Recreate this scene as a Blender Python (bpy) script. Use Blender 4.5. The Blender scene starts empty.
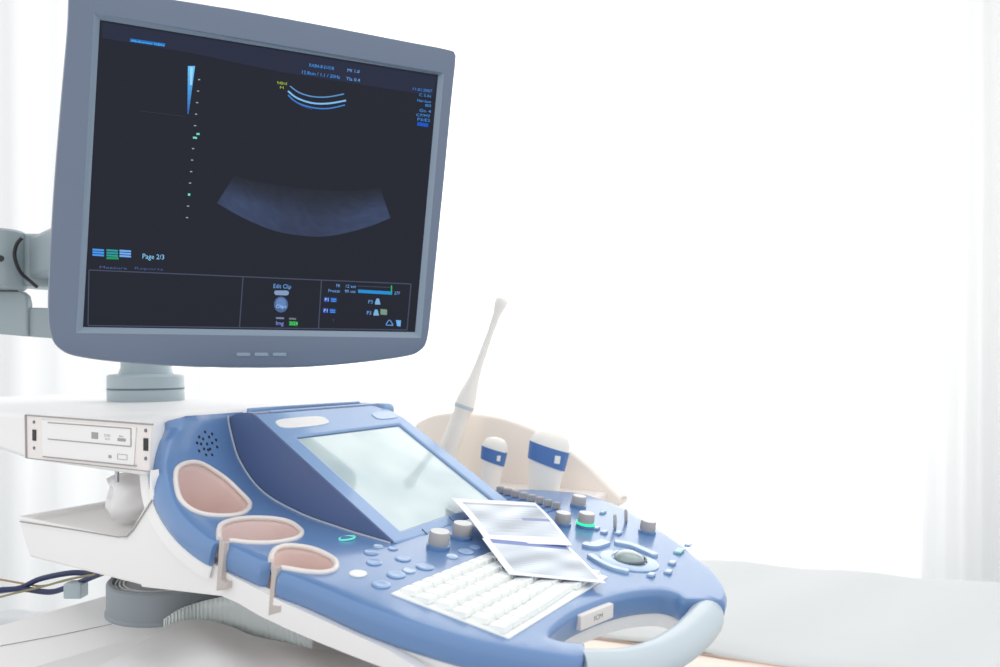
import bpy, bmesh, math, random
import numpy as np
from mathutils import Vector, Matrix
from mathutils.geometry import delaunay_2d_cdt
random.seed(7)
SC = bpy.context.scene
COL = SC.collection

# ------------------------------------------------------------ camera, sky, light, exposure
CAMH = 1.12
HZ = 364.0
FP = 700.0
cam = bpy.data.cameras.new('camera')
cam_o = bpy.data.objects.new('camera', cam)
COL.objects.link(cam_o)
cam_o.location = (0, 0, CAMH)
cam_o.rotation_euler = (math.pi / 2, 0, 0)
cam.sensor_width = 36
cam.lens = 36 * FP / 1000
cam.shift_y = (HZ - 333.5) / 1000
cam.clip_start = 0.02
cam.dof.use_dof = True
cam.dof.focus_distance = 0.74
cam.dof.aperture_fstop = 5.0
SC.camera = cam_o

world = bpy.data.worlds.new('world')
SC.world = world
world.use_nodes = True
bg = world.node_tree.nodes['Background']
bg.inputs[0].default_value = (0.965, 0.98, 1.0, 1)
bg.inputs[1].default_value = 1.08

def area(name, loc, rot, sx, sy, power, col=(1, 1, 1)):
    l = bpy.data.lights.new(name, 'AREA'); l.shape = 'RECTANGLE'
    l.size = sx; l.size_y = sy; l.energy = power; l.color = col
    o = bpy.data.objects.new(name, l); COL.objects.link(o)
    o.location = loc; o.rotation_euler = rot
    return o
# daylight of the big window, behind the curtain
area('window_daylight', (0.35, 3.95, 1.95), (-math.pi / 2, 0, 0), 3.0, 3.2, 90, (1.0, 0.995, 0.985))
# ceiling lamp of the room, out of view
area('ceiling_lamp', (0.9, 1.3, 2.75), (0, 0, 0), 1.8, 1.2, 6, (0.96, 0.98, 1.0))

SC.view_settings.view_transform = 'Standard'
SC.view_settings.look = 'None'
SC.view_settings.gamma = 1
SC.view_settings.use_curve_mapping = False
SC.view_settings.exposure = 0.0

# ------------------------------------------------------------ helpers
def lin(c):
    c = c / 255
    return c / 12.92 if c <= 0.04045 else ((c + 0.055) / 1.055) ** 2.4
def rgb(r, g, b): return (lin(r), lin(g), lin(b), 1)

def mat(name, col, rough=0.4, metal=0, spec=0.5, bump=0, bscale=200, coat=0, var=0.0, emit=None, estr=0, trans=0):
    m = bpy.data.materials.new(name); m.use_nodes = True
    nt = m.node_tree; b = nt.nodes['Principled BSDF']
    b.inputs['Base Color'].default_value = col
    b.inputs['Roughness'].default_value = rough
    b.inputs['Metallic'].default_value = metal
    b.inputs['Specular IOR Level'].default_value = spec
    b.inputs['Coat Weight'].default_value = coat
    b.inputs['Coat Roughness'].default_value = 0.12
    if trans: b.inputs['Transmission Weight'].default_value = trans
    if emit:
        b.inputs['Emission Color'].default_value = emit
        b.inputs['Emission Strength'].default_value = estr
    tc = nt.nodes.new('ShaderNodeTexCoord')
    nz = nt.nodes.new('ShaderNodeTexNoise'); nz.inputs['Scale'].default_value = bscale
    nz.inputs['Detail'].default_value = 3
    nt.links.new(tc.outputs['Object'], nz.inputs['Vector'])
    if bump:
        bp = nt.nodes.new('ShaderNodeBump'); bp.inputs['Strength'].default_value = bump
        bp.inputs['Distance'].default_value = 0.001
        nt.links.new(nz.outputs['Fac'], bp.inputs['Height'])
        nt.links.new(bp.outputs['Normal'], b.inputs['Normal'])
    if var:
        mx = nt.nodes.new('ShaderNodeMixRGB'); mx.blend_type = 'MULTIPLY'
        mx.inputs[0].default_value = var; mx.inputs[1].default_value = col
        nt.links.new(nz.outputs['Fac'], mx.inputs[2]); nt.links.new(mx.outputs[0], b.inputs['Base Color'])
    return m

M = dict(
    blue=mat('blue_plastic', rgb(104, 140, 188), 0.30, bump=0.03, bscale=900, coat=0.5),
    bezel=mat('light_blue_plastic', rgb(138, 170, 212), 0.28, bump=0.03, bscale=900, coat=0.4),
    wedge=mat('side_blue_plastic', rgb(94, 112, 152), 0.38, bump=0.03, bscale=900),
    white=mat('white_plastic', rgb(244, 242, 240), 0.42, bump=0.03, bscale=900),
    shell=mat('cream_white_plastic', rgb(241, 234, 229), 0.42, bump=0.03, bscale=900),
    rim=mat('cup_rim_plastic', rgb(240, 232, 226), 0.35),
    cup=mat('pink_beige_cup_plastic', rgb(236, 210, 203), 0.5),
    grey=mat('grey_plastic', rgb(150, 158, 164), 0.45, bump=0.03, bscale=900),
    dgrey=mat('dark_grey_plastic', rgb(112, 118, 128), 0.5),
    mon=mat('grey_blue_monitor_plastic', rgb(106, 119, 140), 0.36, bump=0.02, bscale=900, coat=0.15),
    mon_in=mat('pale_monitor_chamfer', rgb(134, 152, 170), 0.3, coat=0.3),
    post=mat('pale_teal_grey_plastic', rgb(178, 192, 197), 0.35),
    black=mat('black_rubber', rgb(30, 30, 34), 0.5),
    dark=mat('dark_slot', rgb(62, 58, 60), 0.6),
    line=mat('seam_grey', rgb(165, 160, 160), 0.6),
    hookm=mat('warm_grey_plastic', rgb(196, 186, 180), 0.5),
    armm=mat('arm_grey_plastic', rgb(156, 169, 173), 0.4),
    paleteal=mat('pale_teal_button', rgb(170, 214, 218), 0.3),
    knob=mat('grey_knob_plastic', rgb(182, 178, 176), 0.42),
    knobtop=mat('pale_knob_cap', rgb(222, 222, 220), 0.4),
    key=mat('white_key_plastic', rgb(250, 253, 250), 0.35, coat=0.2),
    deckkey=mat('pale_blue_button', rgb(176, 200, 226), 0.22, coat=0.4),
    ball=mat('grey_green_trackball', rgb(150, 168, 166), 0.12, coat=1.0),
    handle=mat('pale_grey_handle_plastic', rgb(196, 208, 214), 0.34, bump=0.03, bscale=900, coat=0.1),
    ridge=mat('grey_piping', rgb(186, 194, 206), 0.4),
    blueband=mat('blue_band', rgb(82, 122, 182), 0.4),
    led=mat('green_led', rgb(60, 220, 170), 0.4, emit=rgb(40, 230, 160), estr=0.9),
    ledring=mat('teal_led_ring', rgb(120, 225, 205), 0.4, emit=rgb(90, 220, 190), estr=0.45),
    paper=mat('white_paper', rgb(244, 245, 248), 0.45),
    tissue=mat('tissue_paper', rgb(250, 249, 249), 0.95, bump=0.3, bscale=60),
    probe=mat('white_probe_plastic', rgb(250, 245, 236), 0.35),
    cream=mat('cream_guard_plastic', rgb(255, 244, 232), 0.5),
    sheet=mat('white_cotton_sheet', rgb(216, 215, 214), 0.9, bump=0.15, bscale=700),
    sheet2=mat('white_couch_paper', rgb(207, 209, 208), 0.9, bump=0.15, bscale=500),
    vinyl=mat('beige_vinyl', rgb(240, 224, 210), 0.5, bump=0.1, bscale=400),
    brown=mat('brown_piping', rgb(206, 184, 174), 0.6),
    cable=mat('navy_cable', rgb(38, 50, 92), 0.4),
    cable2=mat('tan_wire', rgb(178, 140, 104), 0.5),
    cable3=mat('olive_wire', rgb(150, 140, 100), 0.5),
    steel=mat('brushed_steel', rgb(190, 192, 200), 0.3, metal=0.8),
    floor=mat('pale_floor', rgb(205, 208, 210), 0.5, bump=0.05, bscale=40, var=0.15),
    rail=mat('white_rail', rgb(230, 230, 230), 0.4),
)

def touch_mat():
    m = bpy.data.materials.new('touch_glass'); m.use_nodes = True
    nt = m.node_tree; b = nt.nodes['Principled BSDF']
    tc = nt.nodes.new('ShaderNodeTexCoord'); nz = nt.nodes.new('ShaderNodeTexNoise')
    nz.inputs['Scale'].default_value = 9
    nt.links.new(tc.outputs['Object'], nz.inputs['Vector'])
    cr = nt.nodes.new('ShaderNodeValToRGB')
    cr.color_ramp.elements[0].color = rgb(176, 196, 200); cr.color_ramp.elements[1].color = rgb(206, 222, 222)  # darker blotches: leaf reflections painted into the glass colour
    cr.color_ramp.elements[0].position = .3; cr.color_ramp.elements[1].position = .55
    nt.links.new(nz.outputs['Fac'], cr.inputs[0]); nt.links.new(cr.outputs[0], b.inputs['Base Color'])
    b.inputs['Roughness'].default_value = 0.12; b.inputs['Coat Weight'].default_value = 0.6
    return m
M['touch'] = touch_mat()

def vcol_mat(name, emitstr, base=(0, 0, 0, 1), rough=.35, diffuse=False):
    m = bpy.data.materials.new(name); m.use_nodes = True
    nt = m.node_tree; b = nt.nodes['Principled BSDF']
    a = nt.nodes.new('ShaderNodeAttribute'); a.attribute_name = 'tint'
    b.inputs['Base Color'].default_value = base; b.inputs['Roughness'].default_value = rough
    if diffuse: nt.links.new(a.outputs['Color'], b.inputs['Base Color'])
    else:
        nt.links.new(a.outputs['Color'], b.inputs['Emission Color'])
        b.inputs['Emission Strength'].default_value = emitstr
    b.inputs['Specular IOR Level'].default_value = 0.35 if diffuse else 0.16
    return m
M['lcd'] = vcol_mat('lcd_picture', 1.0, rgb(8, 9, 12))
M['print'] = vcol_mat('thermal_print', 0, rough=.3, diffuse=True)

def curtain_mat():
    m = bpy.data.materials.new('sheer_curtain'); m.use_nodes = True
    nt = m.node_tree; nt.nodes.clear()
    out = nt.nodes.new('ShaderNodeOutputMaterial')
    d = nt.nodes.new('ShaderNodeBsdfDiffuse'); t = nt.nodes.new('ShaderNodeBsdfTranslucent')
    d.inputs[0].default_value = (.86, .862, .858, 1); t.inputs[0].default_value = (.88, .882, .876, 1)
    mx = nt.nodes.new('ShaderNodeMixShader'); mx.inputs[0].default_value = .62
    tc = nt.nodes.new('ShaderNodeTexCoord'); mp = nt.nodes.new('ShaderNodeMapping')
    mp.inputs['Scale'].default_value = (30, 1, .6)
    nz = nt.nodes.new('ShaderNodeTexNoise'); nz.inputs['Scale'].default_value = 1.0
    bp = nt.nodes.new('ShaderNodeBump'); bp.inputs['Strength'].default_value = .1
    L = nt.links.new
    L(tc.outputs['Object'], mp.inputs[0]); L(mp.outputs[0], nz.inputs['Vector']); L(nz.outputs['Fac'], bp.inputs['Height'])
    L(bp.outputs[0], d.inputs['Normal']); L(d.outputs[0], mx.inputs[1]); L(t.outputs[0], mx.inputs[2]); L(mx.outputs[0], out.inputs[0])
    return m
M['curtain'] = curtain_mat()

class MB:
    def __init__(s): s.v = []; s.f = []; s.mi = []; s.col = []
    def add(s, verts, faces, mi=0, col=None):
        o = len(s.v); s.v += [Vector(v) for v in verts]
        for f in faces:
            s.f.append([o + i for i in f]); s.mi.append(mi); s.col.append(col)
        return s
    def build(s, name, mats, parent=None, smooth=None, weld=True, bevel=0, bseg=2, subsurf=0, solid=0, recalc=True):
        me = bpy.data.meshes.new(name); me.from_pydata([tuple(v) for v in s.v], [], s.f)
        if not isinstance(mats, (list, tuple)): mats = [mats]
        for m in mats: me.materials.append(m)
        for p, mi in zip(me.polygons, s.mi): p.material_index = mi
        if any(c is not None for c in s.col):
            a = me.color_attributes.new('tint', 'FLOAT_COLOR', 'CORNER')
            for p, c in zip(me.polygons, s.col):
                for k, li in enumerate(p.loop_indices):
                    cc = c if c is not None else (0, 0, 0, 1)
                    if isinstance(cc[0], (tuple, list)): cc = cc[k]
                    a.data[li].color = cc
        else:
            if weld or recalc:
                bm = bmesh.new(); bm.from_mesh(me)
                if weld: bmesh.ops.remove_doubles(bm, verts=bm.verts, dist=1e-5)
                if recalc: bmesh.ops.recalc_face_normals(bm, faces=bm.faces)
                bm.to_mesh(me); bm.free()
        if smooth is not None:
            for p in me.polygons: p.use_smooth = True
            me.set_sharp_from_angle(angle=math.radians(smooth))
        o = bpy.data.objects.new(name, me); COL.objects.link(o)
        if parent: o.parent = parent; o.matrix_parent_inverse = parent.matrix_world.inverted()
        if bevel:
            b = o.modifiers.new('bevel', 'BEVEL'); b.width = bevel; b.segments = bseg; b.limit_method = 'ANGLE'
            b.angle_limit = math.radians(35); b.harden_normals = False
            if smooth is None:
                for p in me.polygons: p.use_smooth = True
                me.set_sharp_from_angle(angle=math.radians(40))
        if solid:
            q = o.modifiers.new('solid', 'SOLIDIFY'); q.thickness = solid; q.offset = 0
        if subsurf:
            q = o.modifiers.new('sub', 'SUBSURF'); q.levels = subsurf; q.render_levels = subsurf
        return o

def tag(o, label, cat, group=None, kind=None):
    if label: o['label'] = label
    if cat: o['category'] = cat
    if group: o['group'] = group
    if kind: o['kind'] = kind
    return o

def empty(name, loc, rz=0):
    o = bpy.data.objects.new(name, None); COL.objects.link(o)
    o.location = loc; o.rotation_euler = (0, 0, rz); o.empty_display_size = .05
    bpy.context.view_layer.update()
    return o

# machine axes: u = towards the operator, w = operator's right, z relative to the lens
Rv = Vector((.496, .868, 0)); Fv = Vector((.868, -.496, 0)); UP = Vector((0, 0, 1))
O0 = Vector(((438 - 500) / FP * .68, .68, CAMH))
ANG = math.atan2(Fv.y, Fv.x)
def W(u, w, z): return O0 + Fv * u + Rv * w + UP * z
CAM = Vector((0, 0, CAMH))
def ray(px, py): return Vector(((px - 500) / FP, 1, -(py - HZ) / FP))
def onplane(px, py, p, n):
    d = ray(px, py); return CAM + d * ((p - CAM).dot(n) / d.dot(n))
def onz(px, py, z): return onplane(px, py, Vector((0, 0, CAMH + z)), UP)
def onw(px, py, w): return onplane(px, py, W(0, w, 0), Rv)
def atdepth(px, py, d): return CAM + ray(px, py) * d
def uwz(p):
    q = p - O0; return q.dot(Fv), q.dot(Rv), q.z

def catmull(pts, n=6, closed=False):
    P = [tuple(p) for p in pts]; out = []; N = len(P)
    if N < 3 and not closed: 
        return [tuple(P[0][k] + (P[1][k] - P[0][k]) * t / n for k in range(len(P[0]))) for t in range(n + 1)]
    rng = range(N) if closed else range(N - 1)
    for i in rng:
        if closed: a, b, c, d = P[(i - 1) % N], P[i], P[(i + 1) % N], P[(i + 2) % N]
        else: a, b, c, d = P[max(i - 1, 0)], P[i], P[i + 1], P[min(i + 2, N - 1)]
        for k in range(n):
            t = k / n
            out.append(tuple(.5 * (2 * b[j] + (c[j] - a[j]) * t + (2 * a[j] - 5 * b[j] + 4 * c[j] - d[j]) * t * t + (3 * b[j] - a[j] - 3 * c[j] + d[j]) * t ** 3) for j in range(len(b))))
    if not closed: out.append(P[-1])
    return out

# ---- generic solids (append to an MB)
def box_axes(mb, c, ax, ay, az, mi=0, col=None):
    c = Vector(c); ax, ay, az = Vector(ax), Vector(ay), Vector(az)
    v = [c + ax * i + ay * j + az * k for k in (-1, 1) for j in (-1, 1) for i in (-1, 1)]
    mb.add(v, [(0, 2, 3, 1), (4, 5, 7, 6), (0, 1, 5, 4), (2, 6, 7, 3), (0, 4, 6, 2), (1, 3, 7, 5)], mi, col)
def box_uwz(mb, u0, u1, w0, w1, z0, z1, mi=0):
    box_axes(mb, W((u0 + u1) / 2, (w0 + w1) / 2, (z0 + z1) / 2), Fv * (u1 - u0) / 2, Rv * (w1 - w0) / 2, UP * (z1 - z0) / 2, mi)
def frame_from(n):
    n = n.normalized(); a = Vector((1, 0, 0)) if abs(n.x) < .8 else Vector((0, 1, 0))
    x = (a - n * a.dot(n)).normalized(); return x, n.cross(x), n
def lathe(mb, base, axis, prof, seg=32, mi=0, sx=1, sy=1, xdir=None, mis=None):
    """prof: list of (radius, height along axis)"""
    n = axis.normalized()
    if xdir is not None: x = (xdir - n * xdir.dot(n)).normalized(); y = n.cross(x)
    else: x, y, n = frame_from(axis)
    rings = []; V = []
    for r, h in prof:
        V += [base + n * h + x * (r * sx * math.cos(2 * math.pi * k / seg)) + y * (r * sy * math.sin(2 * math.pi * k / seg)) for k in range(seg)]
    for j in range(len(prof) - 1):
        F = [(j * seg + k, j * seg + (k + 1) % seg, (j + 1) * seg + (k + 1) % seg, (j + 1) * seg + k) for k in range(seg)]
        rings.append(F)
    o = len(mb.v); mb.v += V
    for j, F in enumerate(rings):
        for f in F:
            mb.f.append([o + i for i in f]); mb.mi.append(mis[j] if mis else mi); mb.col.append(None)
    mb.f.append([o + k for k in range(seg)][::-1]); mb.mi.append(mis[0] if mis else mi); mb.col.append(None)
    mb.f.append([o + (len(prof) - 1) * seg + k for k in range(seg)]); mb.mi.append(mis[-1] if mis else mi); mb.col.append(None)
def tube(mb, pts, r, seg=10, closed=False, mi=0):
    P = [Vector(p) for p in pts]; N = len(P); V = []; 
    up = UP.copy(); prev = None
    for i in range(N):
        a = P[(i - 1) % N] if closed or i else P[0]; b = P[(i + 1) % N] if closed or i < N - 1 else P[-1]
        t = (b - a).normalized()
        if prev is None: x = t.cross(UP if abs(t.z) < .9 else Vector((1, 0, 0))).normalized()
        else: x = (prev - t * prev.dot(t)).normalized()
        prev = x; y = t.cross(x)
        rr = r[i] if isinstance(r, (list, tuple)) else r
        V += [P[i] + x * rr * math.cos(2 * math.pi * k / seg) + y * rr * math.sin(2 * math.pi * k / seg) for k in range(seg)]
    F = []
    for i in range(N if closed else N - 1):
        j = (i + 1) % N
        F += [(i * seg + k, i * seg + (k + 1) % seg, j * seg + (k + 1) % seg, j * seg + k) for k in range(seg)]
    if not closed: F += [list(range(seg))[::-1], [(N - 1) * seg + k for k in range(seg)]]
    mb.add(V, F, mi)
def prism(mb, bottom, top, mi=0, capmi=None):
    """bottom/top: equal-length loops of 3-D points"""
    n = len(top); F = [(k, (k + 1) % n, n + (k + 1) % n, n + k) for k in range(n)]
    o = len(mb.v)
    mb.add(list(bottom) + list(top), F, mi)
    mb.f.append([o + k for k in range(n)][::-1]); mb.mi.append(mi); mb.col.append(None)
    mb.f.append([o + n + k for k in range(n)]); mb.mi.append(mi if capmi is None else capmi); mb.col.append(None)
def rings(mb, loops, mi=0, cap0=False, cap1=False):
    n = len(loops[0]); V = [p for l in loops for p in l]; F = []
    for j in range(len(loops) - 1):
        F += [(j * n + k, j * n + (k + 1) % n, (j + 1) * n + (k + 1) % n, (j + 1) * n + k) for k in range(n)]
    if cap0: F.append(list(range(n))[::-1])
    if cap1: F.append([(len(loops) - 1) * n + k for k in range(n)])
    mb.add(V, F, mi)
def offset2d(P, d):
    """offset a closed 2-D loop outwards by d (or per-vertex list)"""
    n = len(P); A = sum(P[i][0] * P[(i + 1) % n][1] - P[(i + 1) % n][0] * P[i][1] for i in range(n))
    sg = 1 if A > 0 else -1; out = []
    for i in range(n):
        a, b, c = P[i - 1], P[i], P[(i + 1) % n]
        e1 = Vector((b[0] - a[0], b[1] - a[1])); e2 = Vector((c[0] - b[0], c[1] - b[1]))
        if e1.length < 1e-9: e1 = e2
        if e2.length < 1e-9: e2 = e1
        e1.normalize(); e2.normalize()
        n1 = Vector((e1.y, -e1.x)) * sg; n2 = Vector((e2.y, -e2.x)) * sg
        m = n1 + n2
        if m.length < .3: m = n1
        m.normalize(); k = 1 / max(.5, m.dot(n1))
        dd = d[i] if isinstance(d, (list, tuple)) else d
        out.append((b[0] + m.x * dd * k, b[1] + m.y * dd * k))
    return out
def inside(P, x, y):
    c = False; n = len(P)
    for i in range(n):
        x1, y1 = P[i]; x2, y2 = P[(i + 1) % n]
        if (y1 > y) != (y2 > y) and x < (x2 - x1) * (y - y1) / (y2 - y1) + x1: c = not c
    return c
def fill2d(outer, holes=(), step=None):
    """triangulate outer minus holes; returns (pts, tris)"""
    P = [Vector(p) for p in outer]; E = [(i, (i + 1) % len(outer)) for i in range(len(outer))]
    for h in holes:
        o = len(P); P += [Vector(p) for p in h]; E += [(o + i, o + (i + 1) % len(h)) for i in range(len(h))]
    nb = len(P)
    if step:
        xs = [p[0] for p in outer]; ys = [p[1] for p in outer]
        B = np.array([tuple(p) for p in P])
        x = min(xs)
        while x < max(xs):
            y = min(ys)
            while y < max(ys):
                if inside(outer, x, y) and not any(inside(h, x, y) for h in holes) and np.hypot(B[:nb, 0] - x, B[:nb, 1] - y).min() > step * .6:
                    P.append(Vector((x, y)))
                y += step
            x += step
    v, e, f, *_ = delaunay_2d_cdt(P, E, [], 0, 1e-6)
    T = []
    for t in f:
        cx = sum(v[i][0] for i in t) / len(t); cy = sum(v[i][1] for i in t) / len(t)
        if inside(outer, cx, cy) and not any(inside(h, cx, cy) for h in holes): T.append(tuple(t))
    return [(p[0], p[1]) for p in v], T

_txt = {}
def text_geo(s, bold=False):
    if s in _txt: return _txt[s]
    c = bpy.data.curves.new('t', 'FONT'); c.body = s; c.size = 1; c.resolution_u = 2
    o = bpy.data.objects.new('t', c); COL.objects.link(o)
    dg = bpy.context.evaluated_depsgraph_get(); me = o.evaluated_get(dg).to_mesh()
    v = [tuple(p.co) for p in me.vertices]; f = [tuple(p.vertices) for p in me.polygons]
    o.evaluated_get(dg).to_mesh_clear(); bpy.data.objects.remove(o); bpy.data.curves.remove(c)
    w = max(p[0] for p in v) if v else 1
    _txt[s] = (v, f, w); return _txt[s]
def put_text(mb, s, at, xd, yd, width=None, height=None, mi=0, col=None):
    """xd, yd unit vectors; glyph cap height ~.7 of size"""
    v, f, w = text_geo(s)
    kx = (width / w) if width else height / .7
    ky = height / .7 if height else kx
    mb.add([at + xd * (p[0] * kx) + yd * (p[1] * ky) for p in v], f, mi, col)

# ------------------------------------------------------------ room
zf = 0.0
mb = MB(); mb.add([(-5, -2, zf), (5, -2, zf), (5, 4.2, zf), (-5, 4.2, zf), (-5, -2, zf - .1), (5, -2, zf - .1), (5, 4.2, zf - .1), (-5, 4.2, zf - .1)],
                  [(0, 1, 2, 3), (4, 7, 6, 5), (0, 4, 5, 1), (1, 5, 6, 2), (2, 6, 7, 3), (3, 7, 4, 0)])
tag(mb.build('floor', M['floor']), None, None, kind='structure')

def curtain(name, x0, x1, y, pitch, amp, label, seed):
    rnd = random.Random(seed); mb = MB()
    xs = []; x = x0
    while x < x1: xs.append(x); x += .012
    nz = 14; ph = 0; Y = []
    p = 0
    for x in xs:
        p += .012 / (pitch * (1 + .35 * math.sin(x * 3.1 + seed)))
        Y.append((p, amp * (.6 + .4 * math.sin(x * 5.3 + seed * 2))))
    V = []; F = []
    for j in range(nz + 1):
        z = .03 + (3.30 - .03) * j / nz
        for i, x in enumerate(xs):
            p, a = Y[i]
            sq = math.sin(2 * math.pi * p); sq = math.copysign(abs(sq) ** .7, sq)
            V.append((x + .004 * math.sin(z * 2 + i * .1), y + a * sq * (1 - .25 * z / 2.7) + .01 * math.sin(z * 1.7 + x), z))
    n = len(xs)
    for j in range(nz):
        for i in range(n - 1): F.append((j * n + i, j * n + i + 1, (j + 1) * n + i + 1, (j + 1) * n + i))
    mb.add(V, F)
    o = mb.build(name, M['curtain'], smooth=80, recalc=False)
    return tag(o, label, 'curtain', 'sheer curtains at the window')
curtain('curtain', -3.6, 2.25, 3.10, .17, .028, 'wide sheer white curtain filling the background behind the monitor and probes', 1)
curtain('curtain', 1.80, 3.9, 2.98, .10, .032, 'sheer white curtain with closer folds at the far right edge', 4)
mb = MB(); tube(mb, [(-3.8, 3.04, 3.32), (3.9, 3.04, 3.32)], .014); lathe(mb, Vector((-3.8, 3.04, 3.32)), Vector((-1, 0, 0)), [(.014, 0), (.024, .01), (.024, .03), (.005, .04)]); 
tag(mb.build('curtain_rail', M['rail'], smooth=40), 'white rail carrying the sheer curtains above the picture', 'curtain rail')

# ------------------------------------------------------------ ultrasound machine
pb = W(-.2, .1, 0)
machine = empty('ultrasound_machine', (pb.x, pb.y, 0), ANG)
tag(machine, 'blue and white ultrasound machine with monitor, touch panel, keyboard and curved front handle', 'ultrasound machine')

# --- deck surface S(s, w)
TD = .1477
A_ = [(-.325, -.276, -.056), (-.305, -.271, -.075), (-.27, -.256, -.108), (-.225, -.221, -.139), (-.16, -.163, -.158), (-.10, -.1, -.168), (-.05, -.05, -.1735), (0, 0, -.179), (.35, .35, -.179 - TD * .35)]
B_ = [(-.325, -.232, -.052), (-.305, -.228, -.068), (-.27, -.217, -.092), (-.225, -.190, -.122), (-.16, -.146, -.146), (-.10, -.1, -.160), (-.05, -.05, -.1715), (0, 0, -.179), (.35, .35, -.179 - TD * .35)]
def interp(T, s):
    if s >= T[-1][0]: s = T[-1][0] - 1e-6
    if s <= T[0][0]: s = T[0][0]
    for i in range(len(T) - 1):
        if T[i][0] <= s <= T[i + 1][0]: break
    def slope(k):
        if k == 0: a, b = T[0], T[1]
        elif k >= len(T) - 1: a, b = T[-2], T[-1]
        else: a, b = T[k - 1], T[k + 1]
        return [(b[j] - a[j]) / (b[0] - a[0]) for j in (1, 2)]
    a, b = T[i], T[i + 1]; h = b[0] - a[0]; t = (s - a[0]) / h
    m0, m1 = slope(i), slope(i + 1)
    if i >= 7: return a[1] + (b[1] - a[1]) * t, a[2] + (b[2] - a[2]) * t
    if i + 1 == 7: m1 = [1, -TD]
    r = []
    for j in (0, 1):
        p0, p1 = a[j + 1], b[j + 1]
        r.append((2 * t ** 3 - 3 * t * t + 1) * p0 + (t ** 3 - 2 * t * t + t) * h * m0[j] + (-2 * t ** 3 + 3 * t * t) * p1 + (t ** 3 - t * t) * h * m1[j])
    return r
def Suz(s, w):
    k = min(1, max(0, (-.021 - w) / .139)); a = interp(A_, s)
    if k <= 0: return a
    b = interp(B_, s); return a[0] + (b[0] - a[0]) * k, a[1] + (b[1] - a[1]) * k
def Sp(s, w, d=0):
    u, z = Suz(s, w); p = W(u, w, z)
    if d: p = p + Sn(s, w) * d
    return p
def Sn(s, w):
    e = .002; u0, z0 = Suz(s - e, w); u1, z1 = Suz(s + e, w)
    t = (W(u1, w, z1) - W(u0, w, z0)).normalized()
    r = W(*((lambda q: (q[0], w + e, q[1]))(Suz(s, w + e)))) - W(*((lambda q: (q[0], w - e, q[1]))(Suz(s, w - e))))
    n = r.cross(t).normalized()
    return n if n.z > 0 or abs(n.z) < .2 and n.dot(Fv) > 0 else -n
def proj(p):
    q = p - CAM; return 500 + FP * q.x / q.y, HZ - FP * q.z / q.y
_G = [(s, w) + proj(Sp(s, w)) for s in np.arange(-.325, .33, .01) for w in np.arange(-.2, .44, .01)]
_GA = np.array(_G)
def sw(px, py):
    i = np.argmin((_GA[:, 2] - px) ** 2 + (_GA[:, 3] - py) ** 2); s, w = float(_GA[i, 0]), float(_GA[i, 1])
    for _ in range(12):
        x, y = proj(Sp(s, w)); e = 1e-4
        xs, ys = proj(Sp(s + e, w)); xw, yw = proj(Sp(s, w + e))
        a, b, c, d = (xs - x) / e, (xw - x) / e, (ys - y) / e, (yw - y) / e
        det = a * d - b * c
        if abs(det) < 1e-6: break
        ds = ((px - x) * d - (py - y) * b) / det; dw = (a * (py - y) - c * (px - x)) / det
        k = min(1, .02 / max(abs(ds), abs(dw), 1e-9)); s += ds * k; w += dw * k
        s = max(-.325, min(.34, s))
    return s, w
def path(pts, n=5, closed=False): return catmull([sw(*p) if len(p) == 2 else p[1:] for p in pts], n, closed)
# a third leading element marks a point given directly as (s, w)
seg = []
seg.append((path([(0, -.325, -.0), (0, -.325, -.04), (0, -.325, -.075), (0, -.323, -.094)], 4), 1))
seg.append((path([(0, -.323, -.094), (183, 429), (174, 440), (169.5, 452), (168, 465), (170, 482), (177, 501), (191, 520.5), (211, 537), (219, 541)], 5), 1))
n2 = path([(219, 540), (219, 529), (224, 523.5), (236, 520), (253, 518.5), (275, 519.5), (290, 523), (300, 530), (301, 535), (293, 540), (272, 543.5), (250, 543.5), (236, 542), (229, 541.5)], 5)
seg.append((n2, .12))
seg.append((path([(228, 543), (240, 548), (255, 555), (270, 562)], 4), 1))
n3 = path([(271, 562), (271.5, 556), (277, 549), (290, 546.5), (312, 549.5), (331, 558), (336.5, 565), (333, 571), (322, 573.5), (305, 572.5), (290, 570), (281, 568.5)], 5)
seg.append((n3, .12))
seg.append((path([(279.5, 569.5), (303, 577.5), (332, 589), (362, 602), (393, 613.5), (430, 625.5), (468, 636), (510, 644.5), (550, 651), (583, 655.5)], 5), 1))
seg.append((path([(584, 644), (565, 642.5), (549, 638.5), (544.5, 635.5), (548, 628), (558, 619), (570, 611), (584, 604.7), (602, 598), (620, 593), (641, 589.5), (662, 589), (678, 593), (687, 599)], 5), .8))
seg.append((path([(719, 600), (721.5, 593), (718, 581), (709, 569), (698, 561), (673, 540), (642, 520.5), (622, 508), (596, 498), (0, .0, .335), (0, -.05, .30), (0, -.09, .25)], 5), 1))
seg.append((path([(0, -.09, .25), (0, -.09, .12)], 5) + path([(0, -.09, .1), (0, -.09, 0)], 5), 1))
seg.append((path([(0, -.13, 0), (0, -.31, 0)], 10), 1))
outl = []; scl = []
for P, k in seg:
    for i, p in enumerate(P):
        if outl and math.hypot(outl[-1][0] - p[0], outl[-1][1] - p[1]) < 8e-4: continue
        outl.append(p); scl.append(k if 0 < i < len(P) - 1 else min(k, .12))
h1 = path([(175, 476), (180, 466), (193, 462.5), (207, 467), (230, 483), (247, 500), (249, 508), (240, 514.5), (220, 516.5), (197, 513), (180, 500)], 5, True)

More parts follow.
